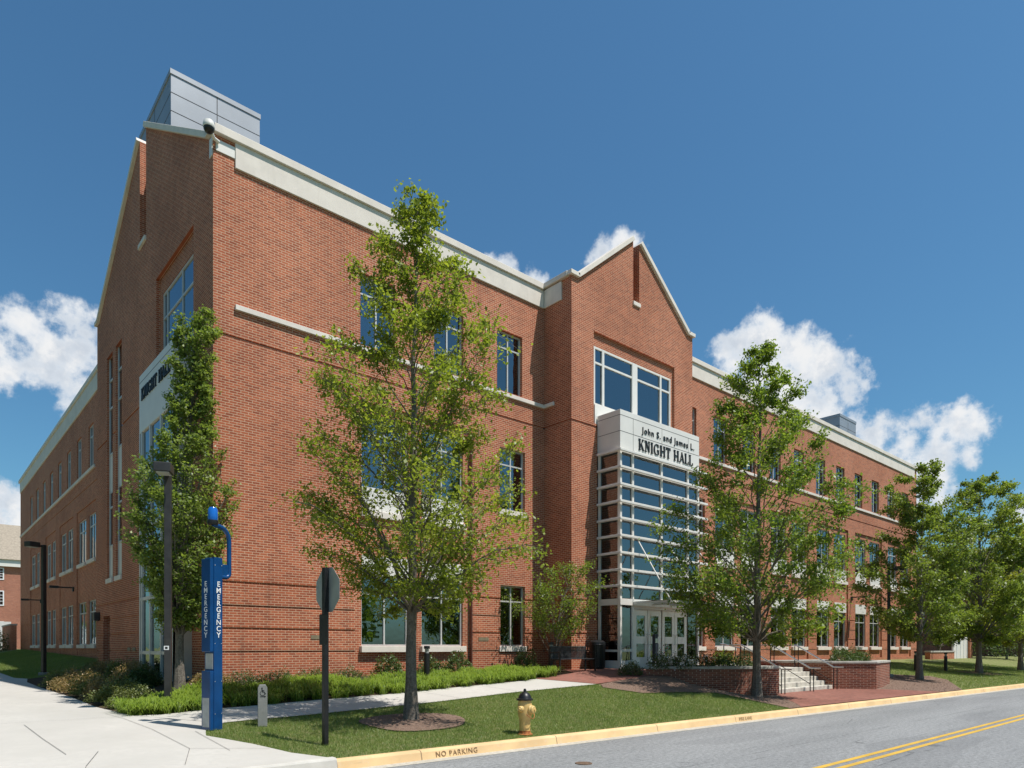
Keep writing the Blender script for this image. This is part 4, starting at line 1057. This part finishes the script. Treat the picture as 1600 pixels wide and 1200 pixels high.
def make_tree(name, label, cat, x, y, z, H, prof, tr, mat, seed, limbs=56, twigs=13, lpt=26, L=.10, Wd=.06, incl=.9, sparse=.16, first=None, clear=None, group='young street trees', lean=(0, 0), spread=.15, wild=1.0):
    rng = np.random.default_rng(seed); t = thing(name, label, cat, (x, y, z - .03), 0, group)
    zs = np.array([p[0] for p in prof]); rs_ = np.array([p[1] for p in prof]); o = np.argsort(zs); zs = zs[o]; rs_ = rs_[o]
    zb, ztop = zs[0], zs[-1]; first = first or zb * .85
    # trunk
    k = 14; tz = np.linspace(0, ztop * .97, k); wx = np.cumsum(rng.normal(0, .025, k)) + lean[0] * (tz / ztop) ** 2; wy = np.cumsum(rng.normal(0, .025, k)) + lean[1] * (tz / ztop) ** 2
    wx[:3] = 0; wy[:3] = 0
    trad = [tr * (1.35 if i == 0 else 1.0) * max(.06, (1 - .93 * (h / ztop) ** .8)) for i, h in enumerate(tz)]
    mt = MB(); mt.tube([(wx[i], wy[i], tz[i]) for i in range(k)], trad, 9)
    def on_trunk(h): return np.array([np.interp(h, tz, wx), np.interp(h, tz, wy), h])
    C_ = []; T_ = []
    az0 = rng.uniform(0, 6.28)
    for i in range(limbs):
        q = (i + .5) / limbs; zt = zb + (ztop - zb) * (1 - (1 - q) ** .95) * .985
        az = az0 + i * 2.39996 + rng.normal(0, .25)
        Rr = np.interp(zt, zs, rs_) * (1 + wild * (-1 + rng.choice([.5, .78, .96, 1.1, 1.38], p=[.18, .26, .30, .19, .07])))
        Rr = max(Rr, .12); h0 = min(max(zt - Rr * incl * rng.uniform(.7, 1.3), first), zt - .02, ztop * .95)
        a = on_trunk(h0); tip = on_trunk(min(zt, ztop * .97)) ; tip = np.array([tip[0] + Rr * math.cos(az), tip[1] + Rr * math.sin(az), zt + rng.normal(0, .1)])
        mid = a * .42 + tip * .58; mid[2] = h0 + (zt - h0) * .75 + .08 * Rr
        ts = np.linspace(0, 1, 8)[:, None]; B = (1 - ts) ** 2 * a + 2 * ts * (1 - ts) * mid + ts ** 2 * tip
        B[1:-1] += rng.normal(0, .02 * Rr, (6, 3))
        r0 = max(.012, np.interp(h0, tz, trad) * .30)
        mt.tube(B, [r0 * (1 - .85 * s) for s in np.linspace(0, 1, 8)], 5, False)
        ltint = rng.normal(0, .10)
        nt = max(4, int(twigs * (.45 + .75 * min(1, Rr / max(rs_)))))
        for jn in range(nt):
            s = rng.uniform(.22, 1.0) ** .75; p = (1 - s) ** 2 * a + 2 * s * (1 - s) * mid + s ** 2 * tip
            tn_ = 2 * (1 - s) * (mid - a) + 2 * s * (tip - mid); tn_ /= np.linalg.norm(tn_) + 1e-9
            side = np.array([-math.sin(az), math.cos(az), 0]) * rng.choice([-1, 1])
            dv = tn_ * rng.uniform(.2, .9) + side * rng.uniform(.2, .9) + np.array([0, 0, rng.normal(.05, .42)])
            dv /= np.linalg.norm(dv); ln = (.22 + .30 * min(Rr, 2.4)) * rng.uniform(.5, 1.15) * (1.05 - .45 * s)
            e = p + dv * ln; e[2] -= .12 * ln
            mt.tube([p, p * .5 + e * .5 + [0, 0, .04 * ln], e], [.008, .006, .003], 3, False)
            m_ = max(5, int(lpt * rng.uniform(.5, 1.35)))
            f = rng.uniform(.15, 1.1, m_)[:, None] ; pts = p + (e - p) * f + rng.normal(0, spread * (.5 + .5 * ln), (m_, 3)) * np.array([1, 1, .75])
            C_.append(pts); T_.append(np.clip(rng.beta(2, 2.2, m_) + ltint + rng.normal(0, .06), 0, 1))
    C_ = np.concatenate(C_); T_ = np.concatenate(T_)
    if clear is not None:
        wp = C_ + np.array([[x, y, z]]); ok = clear(wp); C_ = C_[ok]; T_ = T_[ok]
    mt.build('trunk', M['bark'], t, smooth=True)
    leaves_mesh('crown', C_, L, Wd, mat, t, rng, tint=T_)
    return t


def clear_bldg(P):
    inb = ((P[:, 0] > -.12) & (P[:, 1] > -.12)) | ((P[:, 1] > -1.55) & (P[:, 0] > 11.8) & (P[:, 0] < 19.6)) | ((P[:, 0] > -.62) & (P[:, 1] > 1.6) & (P[:, 1] < 5.5))
    return ~inb


make_tree('young_tree', 'large airy yellow-green young tree in a mulch ring before the left brick wall', 'tree', 2.05, -6.12, .37, 11.5,
          [(2.4, .8), (2.8, 1.5), (3.6, 1.95), (4.6, 2.05), (5.8, 2.25), (6.8, 2.2), (7.8, 1.75), (9.0, 1.35), (9.8, 1.05), (10.6, .55), (11.25, .12)], .135, M['leaf_main'], 11, 88, 17, 31, .09, .056, 1.15, first=2.3, clear=clear_bldg)
make_tree('columnar_tree', 'narrow columnar dark green tree in front of the gable end', 'tree', -.86, -.18, .85, 9.5,
          [(1.7, .4), (2.4, .75), (3.6, 1.0), (4.8, 1.15), (5.5, 1.12), (6.0, .78), (6.6, .5), (7.6, .46), (8.6, .46), (9.2, .38), (9.5, .16)], .12, M['leaf_col'], 5, 104, 14, 30, .088, .056, 2.4, first=1.3, clear=clear_bldg, wild=.3, spread=.10, lean=(.35, -.3))
make_tree('young_tree', 'green young tree standing right in front of the long brick planter', 'tree', 14.45, -7.15, .30, 11.4,
          [(1.9, .8), (2.4, 2.1), (3.4, 2.8), (4.8, 3.0), (6.2, 2.95), (7.4, 2.2), (8.6, 1.5), (9.6, 1.05), (10.6, .6), (11.4, .15)], .15, M['leaf_mid'], 23, 88, 17, 37, .105, .066, 1.0, first=1.8)
make_tree('young_tree', 'dark green young tree in the mulch right of the angular planter', 'tree', 29.9, -6.9, .39, 10.4,
          [(2.0, .8), (2.6, 2.2), (4.4, 2.75), (6.4, 2.55), (8.3, 1.5), (9.6, .8), (10.4, .2)], .15, M['leaf_dark'], 31, 72, 15, 34, .13, .085, .9, first=1.8)
make_tree('young_tree', 'broad deep green tree in the far lawn near the end of the hall', 'tree', 40.4, -6.64, .42, 11.6,
          [(1.9, 1.0), (2.6, 2.7), (4.4, 3.6), (7.4, 3.5), (9.4, 2.7), (10.8, 1.6), (11.6, .4)], .17, M['leaf_dark'], 37, 88, 15, 40, .15, .10, .9, first=1.8)
make_tree('young_tree', 'pale yellow-green tree at the far right edge by the road', 'tree', 48.5, -6.9, .42, 10.0,
          [(1.9, 1.0), (2.6, 3.6), (4.0, 4.2), (6.2, 3.6), (8.2, 2.3), (10.0, .4)], .16, M['leaf_pale'], 41, 70, 14, 30, .18, .12, .6, first=1.8)
make_tree('small_multistem_tree', 'small multi-stemmed tree beside the bench at the bay corner', 'tree', 11.0, -1.5, 1.05, 3.85,
          [(1.7, .5), (2.1, 1.2), (2.7, 1.5), (3.3, 1.15), (3.85, .35)], .035, M['leaf_mid'], 43, 40, 10, 20, .085, .05, 1.6, first=.35, clear=clear_bldg, group=None, lean=(.45, -.35))


def shrub(name, label, x, y, rx, ry, h, mat, n, seed, L=.06, Wd=.035, z=None, cat='shrub', group=None, sparse=.6):
    rng = np.random.default_rng(seed); z = G(x, y) if z is None else z
    t = thing(name, label, cat, (x, y, z), 0, group)
    v = rng.normal(size=(n, 3)); v[:, 2] = np.abs(v[:, 2]); v /= np.linalg.norm(v, axis=1, keepdims=True)
    ph = rng.uniform(0, 6.28, 6); az = np.arctan2(v[:, 1], v[:, 0])
    lump = 1 + .16 * np.sin(3 * az + ph[0]) + .12 * np.sin(5 * az + 4 * v[:, 2] + ph[1]) + .10 * np.sin(7 * v[:, 2] + 2 * az + ph[2])
    r = rng.uniform(.35, 1.0, n) ** .45 * lump
    P = v * r[:, None] * np.array([[rx, ry, h * .92]]) + rng.normal(0, .025, (n, 3)); P[:, 2] = np.abs(P[:, 2]) + .02
    leaves_mesh('foliage', P, L, Wd, mat, t, rng, droop=-.25)
    m = MB()
    for k in range(9):
        a = k * .7 + ph[3]; e = (.6 * rx * math.cos(a), .6 * ry * math.sin(a), h * rng.uniform(.5, .8)); m.tube([(0, 0, -.03), (e[0] * .4, e[1] * .4, e[2] * .55), e], [.012, .009, .004], 4, False)
    m.build('stem', M['bark'], t)
    return t


LB = 'low spirea shrubs in the corner bed'
for k, (x, y, r, h, mt, lab) in enumerate([
    (-2.15, 7.5, .62, .50, 'leaf_olive', 'low olive shrub at the far end of the shaded bed edge'), (-2.1, 6.0, .60, .52, 'leaf_rust', 'low rusty brown shrub where sunlight begins on the pavement edge'),
    (-2.05, 4.6, .62, .52, 'leaf_rust', 'second rusty shrub along the pavement edge of the bed'), (-2.05, 3.3, .62, .52, 'leaf_olive', 'olive green shrub midway along the pavement edge of the bed'),
    (-2.0, 1.9, .66, .52, 'leaf_rust', 'rusty shrub at the pavement edge nearest the light pole row'), (-1.95, .5, .66, .5, 'leaf_olive', 'olive shrub bordering the lilies at the pavement edge'),
    (-1.15, 6.6, .62, .55, 'leaf_rust', 'rusty shrub close to the slot windows of the gable end'), (-1.05, 4.9, .62, .6, 'leaf_olive', 'olive shrub beneath the side glass box'),
    (-1.1, 3.3, .60, .58, 'leaf_rust', 'rusty topped shrub under the side glass box centre'), (-1.2, 1.9, .55, .55, 'leaf_shrub', 'dark shrub left of the columnar tree trunk'),
    (-1.05, 8.4, .6, .5, 'leaf_olive', 'olive shrub in the shade below the slot windows'), (-2.0, -.7, .5, .42, 'leaf_olive', 'small olive shrub at the front corner of the bed'), (-.3, -.75, .5, .5, 'leaf_rust', 'small rusty shrub right of the columnar tree trunk')]):
    shrub('low_shrub', lab, x, y, r, r * .9, h * 1.1, M[mt], 5200, 100 + k, .05, .032, group=LB)
LF = 'mounded shrubs along the front wall'
for k, (x, lab) in enumerate([(.55, 'low green mound at the brick corner'), (1.5, 'low green mound second from the brick corner'), (2.5, 'low green mound third from the brick corner'), (3.5, 'low green mound left of the first ground window')]):
    shrub('mounded_shrub', lab, x, -.62, .58, .45, .42, M['leaf_shrub'], 1500, 130 + k, .05, .03, group=LF)
for k, (x, lab) in enumerate([(4.93, 'dark round shrub under the first ground floor window'), (6.45, 'dark round shrub under the second window behind the tree trunk'), (7.45, 'dark round shrub left of the dark pier edge line'), (10.4, 'dark round shrub below the narrow ground window')]):
    shrub('round_shrub', lab, x, -.55, .50, .42, .75 if k != 1 else .6, M['leaf_shrub'], 1700, 140 + k, .075, .045, group='round shrubs under the ground windows')
shrub('green_shrub', 'small green shrub at the left end of the long planter', 12.35, -3.75, .45, .4, .5, M['leaf_shrub'], 1300, 150, .06, .035)
for k, (x, y, lab) in enumerate([(13.2, -4.35, 'white flowering shrub at the left end of the long planter'), (13.75, -4.75, 'white flowering shrub before the second door leaf'), (14.45, -5.2, 'white flowering shrub in the middle of the long planter'), (15.1, -5.5, 'leafy flowering shrub right of the planter middle'), (15.9, -5.8, 'leafy shrub at the right end of the long planter')]):
    s_ = shrub('flowering_shrub', lab, x, y, .5, .45, .62, M['leaf_shrub'], 1500, 160 + k, .06, .035, z=1.14, group='flowering shrubs in the long planter')
    rg = np.random.default_rng(170 + k); nf = 46 if k < 3 else 12; v = rg.normal(size=(nf, 3)); v[:, 2] = np.abs(v[:, 2]); v /= np.linalg.norm(v, axis=1, keepdims=True)
    leaves_mesh('flower', v * np.array([[.52, .47, .62]]) * rg.uniform(.9, 1.1, (nf, 1)), .075, .07, M['petal_r'] if k == 0 and False else M['petal_w'], s_, rg)
    if k == 0: leaves_mesh('red_flower', v[:16] * np.array([[.3, .3, .75]]) + np.array([[.1, 0, .1]]), .07, .06, M['petal_r'], s_, rg)
for k, (x, y, r_, lab) in enumerate([(23.0, -6.3, .8, 'wide dark shrub in the angular planter'), (24.4, -6.3, .6, 'smaller dark shrub beside it in the angular planter')]):
    shrub('dark_shrub', lab, x, y, r_, r_ * .8, .72 - .2 * k, M['leaf_shrub'], 2200, 180 + k, .075, .045, z=1.23, group='dark shrubs in the angular planter')
shrub('green_shrub', 'bright green leafy shrub at the head of the steps', 17.2, -4.3, .5, .5, .7, M['leaf_mid'], 1300, 185, .08, .045)


def lily_bed():
    rng = np.random.default_rng(77); P = rng.uniform((-2.5, -2.8), (11.0, -.85), (5200, 2)); P = P[in_poly(P, BED)]
    P = P[(P[:, 1] < -1.0 - .12 * np.sin(P[:, 0] * 2.1)) | (P[:, 0] > 9)]; P = P[~((P[:, 0] < -1.55) & (P[:, 1] > -1.3))]
    P = P[~((P[:, 0] > 10.2) & (P[:, 1] < -1.0))]
    clump = rng.permutation(len(P))[:430]; Cc = P[clump]; Vv = []; Fv = []; T = []; o = 0
    for c in Cc:
        nb = 52; h = rng.uniform(.20, .33); ct = rng.normal(0, .13)
        for b in range(nb):
            a = rng.uniform(0, 6.28); sp = rng.uniform(.10, .42); hh = h * rng.uniform(.7, 1.2); wd = rng.uniform(.006, .011)
            bx, by = c + rng.normal(0, .055, 2); z0 = G(bx, by)
            dx, dy = math.cos(a), math.sin(a); px, py = -dy * wd, dx * wd; tt = float(np.clip(rng.beta(2, 2) + ct, 0, 1))
            for (f, hz, w) in ((0, 0, 1), (.25, .62, 1.1), (.62, .98, .9), (1.0, .78 - rng.uniform(0, .35), .15)):
                x = bx + dx * sp * f; y = by + dy * sp * f; z = z0 + hh * hz
                Vv += [(x + px * w, y + py * w, z), (x - px * w, y - py * w, z)]; T += [tt, tt]
            for k in range(3): Fv.append((o + 2 * k, o + 2 * k + 1, o + 2 * k + 3, o + 2 * k + 2))
            o += 8
    t = np_mesh('daylily_bed', Vv, Fv, M['lily'], None, T)
    tag(t, 'bright green strap leaved lilies filling the bed along the path', 'ground cover', kind='stuff')
lily_bed()


def grass_blades(name, label, polys, holes, n, hmin, hmax, seed, wd=.006, mat='blade'):
    rng = np.random.default_rng(seed); pl = np.array([p for P in polys for p in P]); lo, hi = pl.min(0), pl.max(0)
    P = rng.uniform(lo, hi, (n * 3, 2)); ok = np.zeros(len(P), bool)
    for q in polys: ok |= in_poly(P, q)
    for q in holes: ok &= ~in_poly(P, q)
    P = P[ok][:n]; n = len(P); z = np.array([G(a, b) for a, b in P]); a = rng.uniform(0, 6.28, n); h = rng.uniform(hmin, hmax, n)
    patch = .5 + .5 * np.sin(P[:, 0] * 1.7 + 2 * np.sin(P[:, 1] * 1.3)) * np.sin(P[:, 1] * 2.3 + 1)
    dx, dy = np.cos(a), np.sin(a); le = rng.uniform(.0, .9, n) * h; b = rng.uniform(0, 6.28, n)
    w2 = wd / 2 * rng.uniform(.7, 1.4, n)
    p0 = np.stack([P[:, 0] + dx * w2, P[:, 1] + dy * w2, z], 1); p1 = np.stack([P[:, 0] - dx * w2, P[:, 1] - dy * w2, z], 1); p2 = np.stack([P[:, 0] + np.cos(b) * le, P[:, 1] + np.sin(b) * le, z + h], 1)
    V = np.stack([p0, p1, p2], 1).reshape(-1, 3); F = np.arange(3 * n).reshape(n, 3); T = np.repeat(np.clip(rng.uniform(0, .75, n) + .3 * patch, 0, 1), 3)
    tag(np_mesh(name, V, F, M[mat], None, T), label, 'grass', kind='stuff')


LAWN = LAWN_LEFT[:6] + LAWN_LEFT[6:] + [(9.6, -4.9), (10.1, -6.0), (11.4, -6.4), (12.5, -6.9), (12.9, yk(12.9) + .03)]
grass_blades('lawn_grass', 'short mown grass between the path and the yellow kerb', [LAWN], [RING], 150000, .03, .065, 3)
grass_blades('lawn_grass', 'grass of the far lawn beyond the planters', [[(27, -8.6), (28, -4), (27, -2), (36, -1.5), (52, -3), (56, -10.6), (26.6, yk(26.6) + .05)]], [[(22.9, -7.5), (24.3, -9.6), (26.5, -9.6), (31.5, -7.6), (33, -6.4), (31, -5), (28, -4.2), (25.7, -4.2)]], 60000, .04, .09, 4, .012)
grass_blades('lawn_grass', 'shaded grass slope along the left wing', [[(-2.75, 14.9), (-2.3, 13.95), (.9, 14.4), (.9, 46), (-2.7, 46)]], [], 50000, .05, .10, 9, .012)

M['chip'] = leafy('bark_chip', (.09, .055, .038), (.36, .26, .20), .0, .9)
grass_blades('mulch_chips', 'loose bark chips in the ring round the large young tree', [RING], [], 5500, .008, .035, 21, .045, 'chip')
grass_blades('mulch_chips', 'loose bark chips beside the long planter and the kerb', [[(12.9, yk(12.9) + .05), (13.7, yk(13.7) + .05), (16.4, -6.9), (15.5, -6.7), (12.6, -4.3), (10.0, -4.5), (9.6, -4.9), (10.1, -6.0), (11.4, -6.4), (12.5, -6.9)]], [], 9000, .008, .04, 22, .055, 'chip')
grass_blades('mulch_chips', 'loose bark chips right of the angular planter', [[(23.1, -7.6), (24.3, yk(24.3) + .05), (26.5, yk(26.5) + .05), (31.5, -7.6), (33, -6.4), (31, -5), (28, -4.2), (25.9, -4.2), (25.9, -7.2)]], [], 9000, .008, .045, 23, .07, 'chip')
# ------------------------------------------------------------------ far things, left
bh = thing('brick_house', 'far brick building with a tan hipped roof and white sash windows', 'building', (0, 80, 0))
x0, x1 = -16, 14
MB().box((x0, 0, 0), (x1, 14, 11.3)).build('wall', M['brick_far'], bh)
MB().box((x0 - .4, -.4, 11.301), (x1 + .4, 14.4, 12.1)).build('cornice', M['white_metal'], bh)
m = MB(); m.add([(x0 - .6, -.6, 12.1), (x1 + .6, -.6, 12.1), (x1 + .6, 14.6, 12.1), (x0 - .6, 14.6, 12.1), (x0 + 7, 7, 17.2), (x1 - 6, 7, 17.2)], [(0, 1, 5, 4), (1, 2, 5), (2, 3, 4, 5), (3, 0, 4), (0, 3, 2, 1)]); m.build('roof', M['tan_roof'], bh)
for zz in (3.2, 6.75, 9.75):
    for k in range(8):
        u = -14.3 + 3.9 * k
        if u > 13: continue
        z1 = zz + (1.4 if zz > 9 else 1.75); m = MB(); m.box((u, -.06, zz), (u + 1.25, -.001, zz + .12)); m.box((u, -.06, z1 - .12), (u + 1.25, -.001, z1))
        for a in (u, u + 1.13): m.box((a, -.06, zz + .12), (a + .12, -.001, z1 - .12))
        for a in (u + .42, u + .80): m.box((a, -.05, zz + .12), (a + .05, -.001, z1 - .12))
        for q in (.3, .5, .7): m.box((u + .12, -.045, zz + (z1 - zz) * q - .03), (u + 1.13, -.001, zz + (z1 - zz) * q + .03))
        w_ = m.build('window', M['white_paint'], bh); MB().box((u + .12, -.03, zz + .12), (u + 1.13, -.002, z1 - .12)).build('pane', M['glass'], w_)
tag(MB().box((-9, 60, 0), (1.35, 60.3, 4.3)).build('screen_wall', plain('white_render', (.62, .63, .62), .7, .05)), 'plain white screen wall in front of the far brick building', 'wall')
lw = thing('low_brick_wall', 'low brick garden wall running back from the end of the left wing', 'wall')
MB().box((.35, 49.62, 0), (.75, 56, 3.7)).build('wall', M['brick'], lw); MB().box((.3, 49.6, 3.702), (.8, 56.05, 3.82)).build('cap', M['stone_cap'], lw)
shrub('dark_bush', 'dark rounded bush before the white screen wall', -.9, 51, 1.3, 1.2, 2.1, M['leaf_shrub'], 2600, 190, .14, .09)
make_tree('leafy_tree', 'leafy tree cut by the left edge of the picture', 'tree', -4.6, 50, 1.2, 8, [(1.6, .8), (2.5, 2.2), (4.5, 2.6), (6.5, 1.8), (8, .3)], .16, M['leaf_mid'], 47, 40, 10, 20, .2, .12, .8, group=None)
# ------------------------------------------------------------------ far things, right
lw = thing('low_brick_wall', 'low brick wall of the service yard at the far end of the hall', 'wall')
MB().box((50.9, -.9, .2), (56.5, -.55, 1.55)).build('wall', M['brick'], lw); MB().box((50.87, -.95, 1.552), (56.55, -.5, 1.66)).build('cap', M['stone_cap'], lw)
gt = thing('service_gate', 'white panelled service gate between brick piers', 'gate', (56.55, -.7, .6))
MB().box((0, -.1, 0), (3.6, .0, 2.6)).build('panel', M['white_metal'], gt)
m = MB()
for u in (0, .86, 1.76, 2.66, 3.5): m.box((u, -.13, 0), (u + .1, -.101, 2.6))
m.build('gate_frame', M['white_paint'], gt); MB().box((3.62, -.3, -.2), (4.3, .3, 3.3)).build('pier', M['brick'], gt)
MB().box((1.0, -.125, 1.6), (1.7, -.102, 2.3)).build('pane', M['glass'], gt)
fb_ = thing('brick_annex', 'brown brick building with dark window bands behind the far right trees', 'building', (78, -3, 0))
MB().box((0, -14, 0), (30, 22, 11)).build('wall', M['brick_dark'], fb_)
for z in (4.4, 8.0):
    for k in range(7):
        m = MB(); y_ = -13 + 4.8 * k; m.box((-.08, y_, z), (-.001, y_ + 3.6, z + .1)); m.box((-.08, y_, z + 1.7), (-.001, y_ + 3.6, z + 1.8))
        for a in (0, 1.2, 2.4, 3.5): m.box((-.08, y_ + a, z + .1), (-.001, y_ + a + .1, z + 1.7))
        w_ = m.build('window', M['alu'], fb_); MB().box((-.04, y_ + .1, z + .1), (-.002, y_ + 3.5, z + 1.7)).build('pane', M['glass'], w_)
MB().box((-.2, -14.2, 11.002), (30.2, 22.2, 11.5)).build('cornice', M['panel_grey'], fb_)
def cone_tree(x, y, h, r, seed, label):
    rng = np.random.default_rng(seed); t = thing('conical_evergreen', label, 'tree', (x, y, G(x, y)), 0, 'conical evergreens at the far right'); n = 5200
    f = rng.uniform(0, 1, n) ** .7; a = rng.uniform(0, 6.28, n); rr = r * (1 - f) ** .75 * rng.uniform(.55, 1.05, n) * (1 + .15 * np.sin(3 * a + 9 * f))
    leaves_mesh('crown', np.stack([rr * np.cos(a), rr * np.sin(a), .2 + h * f], 1), .2, .1, M['leaf_shrub'], t, rng, -.3); MB().tube([(0, 0, 0), (0, 0, h * .8)], [.1, .03], 6).build('trunk', M['bark'], t)
cone_tree(62, -1.2, 5.5, 1.9, 51, 'dark conical evergreen right of the white gate'); cone_tree(65.2, -2.4, 4.8, 1.7, 52, 'second dark conical evergreen before the brown annex')
for k, (x, y, h, r_, lab) in enumerate([(70, -8.5, 9, 4, 'dense dark tree behind the pale tree at the right edge'), (66, 3, 11, 4, 'tall dark tree above the end of the hall')]):
    make_tree('background_tree', lab, 'tree', x, y, .6, h, [(1.6, r_ * .6), (3, r_), (h * .6, r_ * .9), (h * .85, r_ * .5), (h, .3)], .2, M['leaf_dark'], 61 + k, 44, 10, 22, .28, .18, .7, group='background trees at the far right')
shrub('ground_shrub', 'grey-green spreading shrub in the grass below the brown annex', 60, -6, 2.4, 1.2, .9, M['leaf_olive'], 1600, 195, .14, .08)
# parked car at the right edge
pc = thing('parked_car', 'dark car partly cut off at the right edge beyond the lawn', 'car', (64.5, -9.2, .5), R(85))
prof = [(-2.2, .35), (-2.25, .75), (-2.1, .95), (-1.3, 1.02), (-.75, 1.5), (1.0, 1.55), (1.7, 1.05), (2.15, .95), (2.25, .6), (2.2, .35)]
MB().prism([(a, -.85, b) for a, b in prof], (0, 0, 0), (0, 1.7, 0)).build('body', M['car'], pc, bevel=.08)
m = MB(); m.add([(-.7, -.853, 1.08), (1.5, -.853, 1.08), (.95, -.853, 1.45), (-.5, -.853, 1.45)], [(0, 1, 2, 3)]); m.add([(-.7, .853, 1.08), (1.5, .853, 1.08), (.95, .853, 1.45), (-.5, .853, 1.45)], [(0, 1, 2, 3)]); m.build('side_window', M['glass'], pc)
for x in (-1.35, 1.35):
    for y in (-.8, .8):
        q = Matrix.Rotation(R(90), 4, 'X'); q.translation = Vector((x, y + .1, .33))
        w_ = MB().lathe([(.2, 0), (.32, .01), (.33, .1), (.32, .2), (.2, .21)], 18, (0, 0, 0), q).build('wheel', M['tyre'], pc, smooth=True); MB().lathe([(.19, -.005), (.19, .215)], 14, (0, 0, 0), q).build('rim', M['steel'], w_)

# woods across the road and beyond the pavement: out of view, added to mirror in the glass and block sky light
rng = np.random.default_rng(201); Cw = []
for (cx_, cy_, h_, r_) in [(-60 + 11 * k, -40 - 5 * (k % 3), 9 + 3 * ((k * 7) % 4) / 3, 5.5) for k in range(13)] + [(-19 - 2 * (k % 2), -2 + 7 * k, 13 + (k * 5) % 4, 5.5) for k in range(9)]:
    n_ = 1500; v = rng.normal(size=(n_, 3)); v /= np.linalg.norm(v, axis=1, keepdims=True); rr = rng.uniform(.4, 1, (n_, 1)) ** .4 * (1 + .18 * np.sin(4 * v[:, :1] * 3 + cx_))
    Cw.append(np.array([[cx_, cy_, .55 * h_ + .6]]) + v * rr * np.array([[r_, r_, h_ * .5]]))
tag(leaves_mesh('woods', np.concatenate(Cw), .8, .55, M['leaf_mid'], None, rng), 'green woods out of view, added to mirror in the glass and block sky', 'woods', kind='stuff')
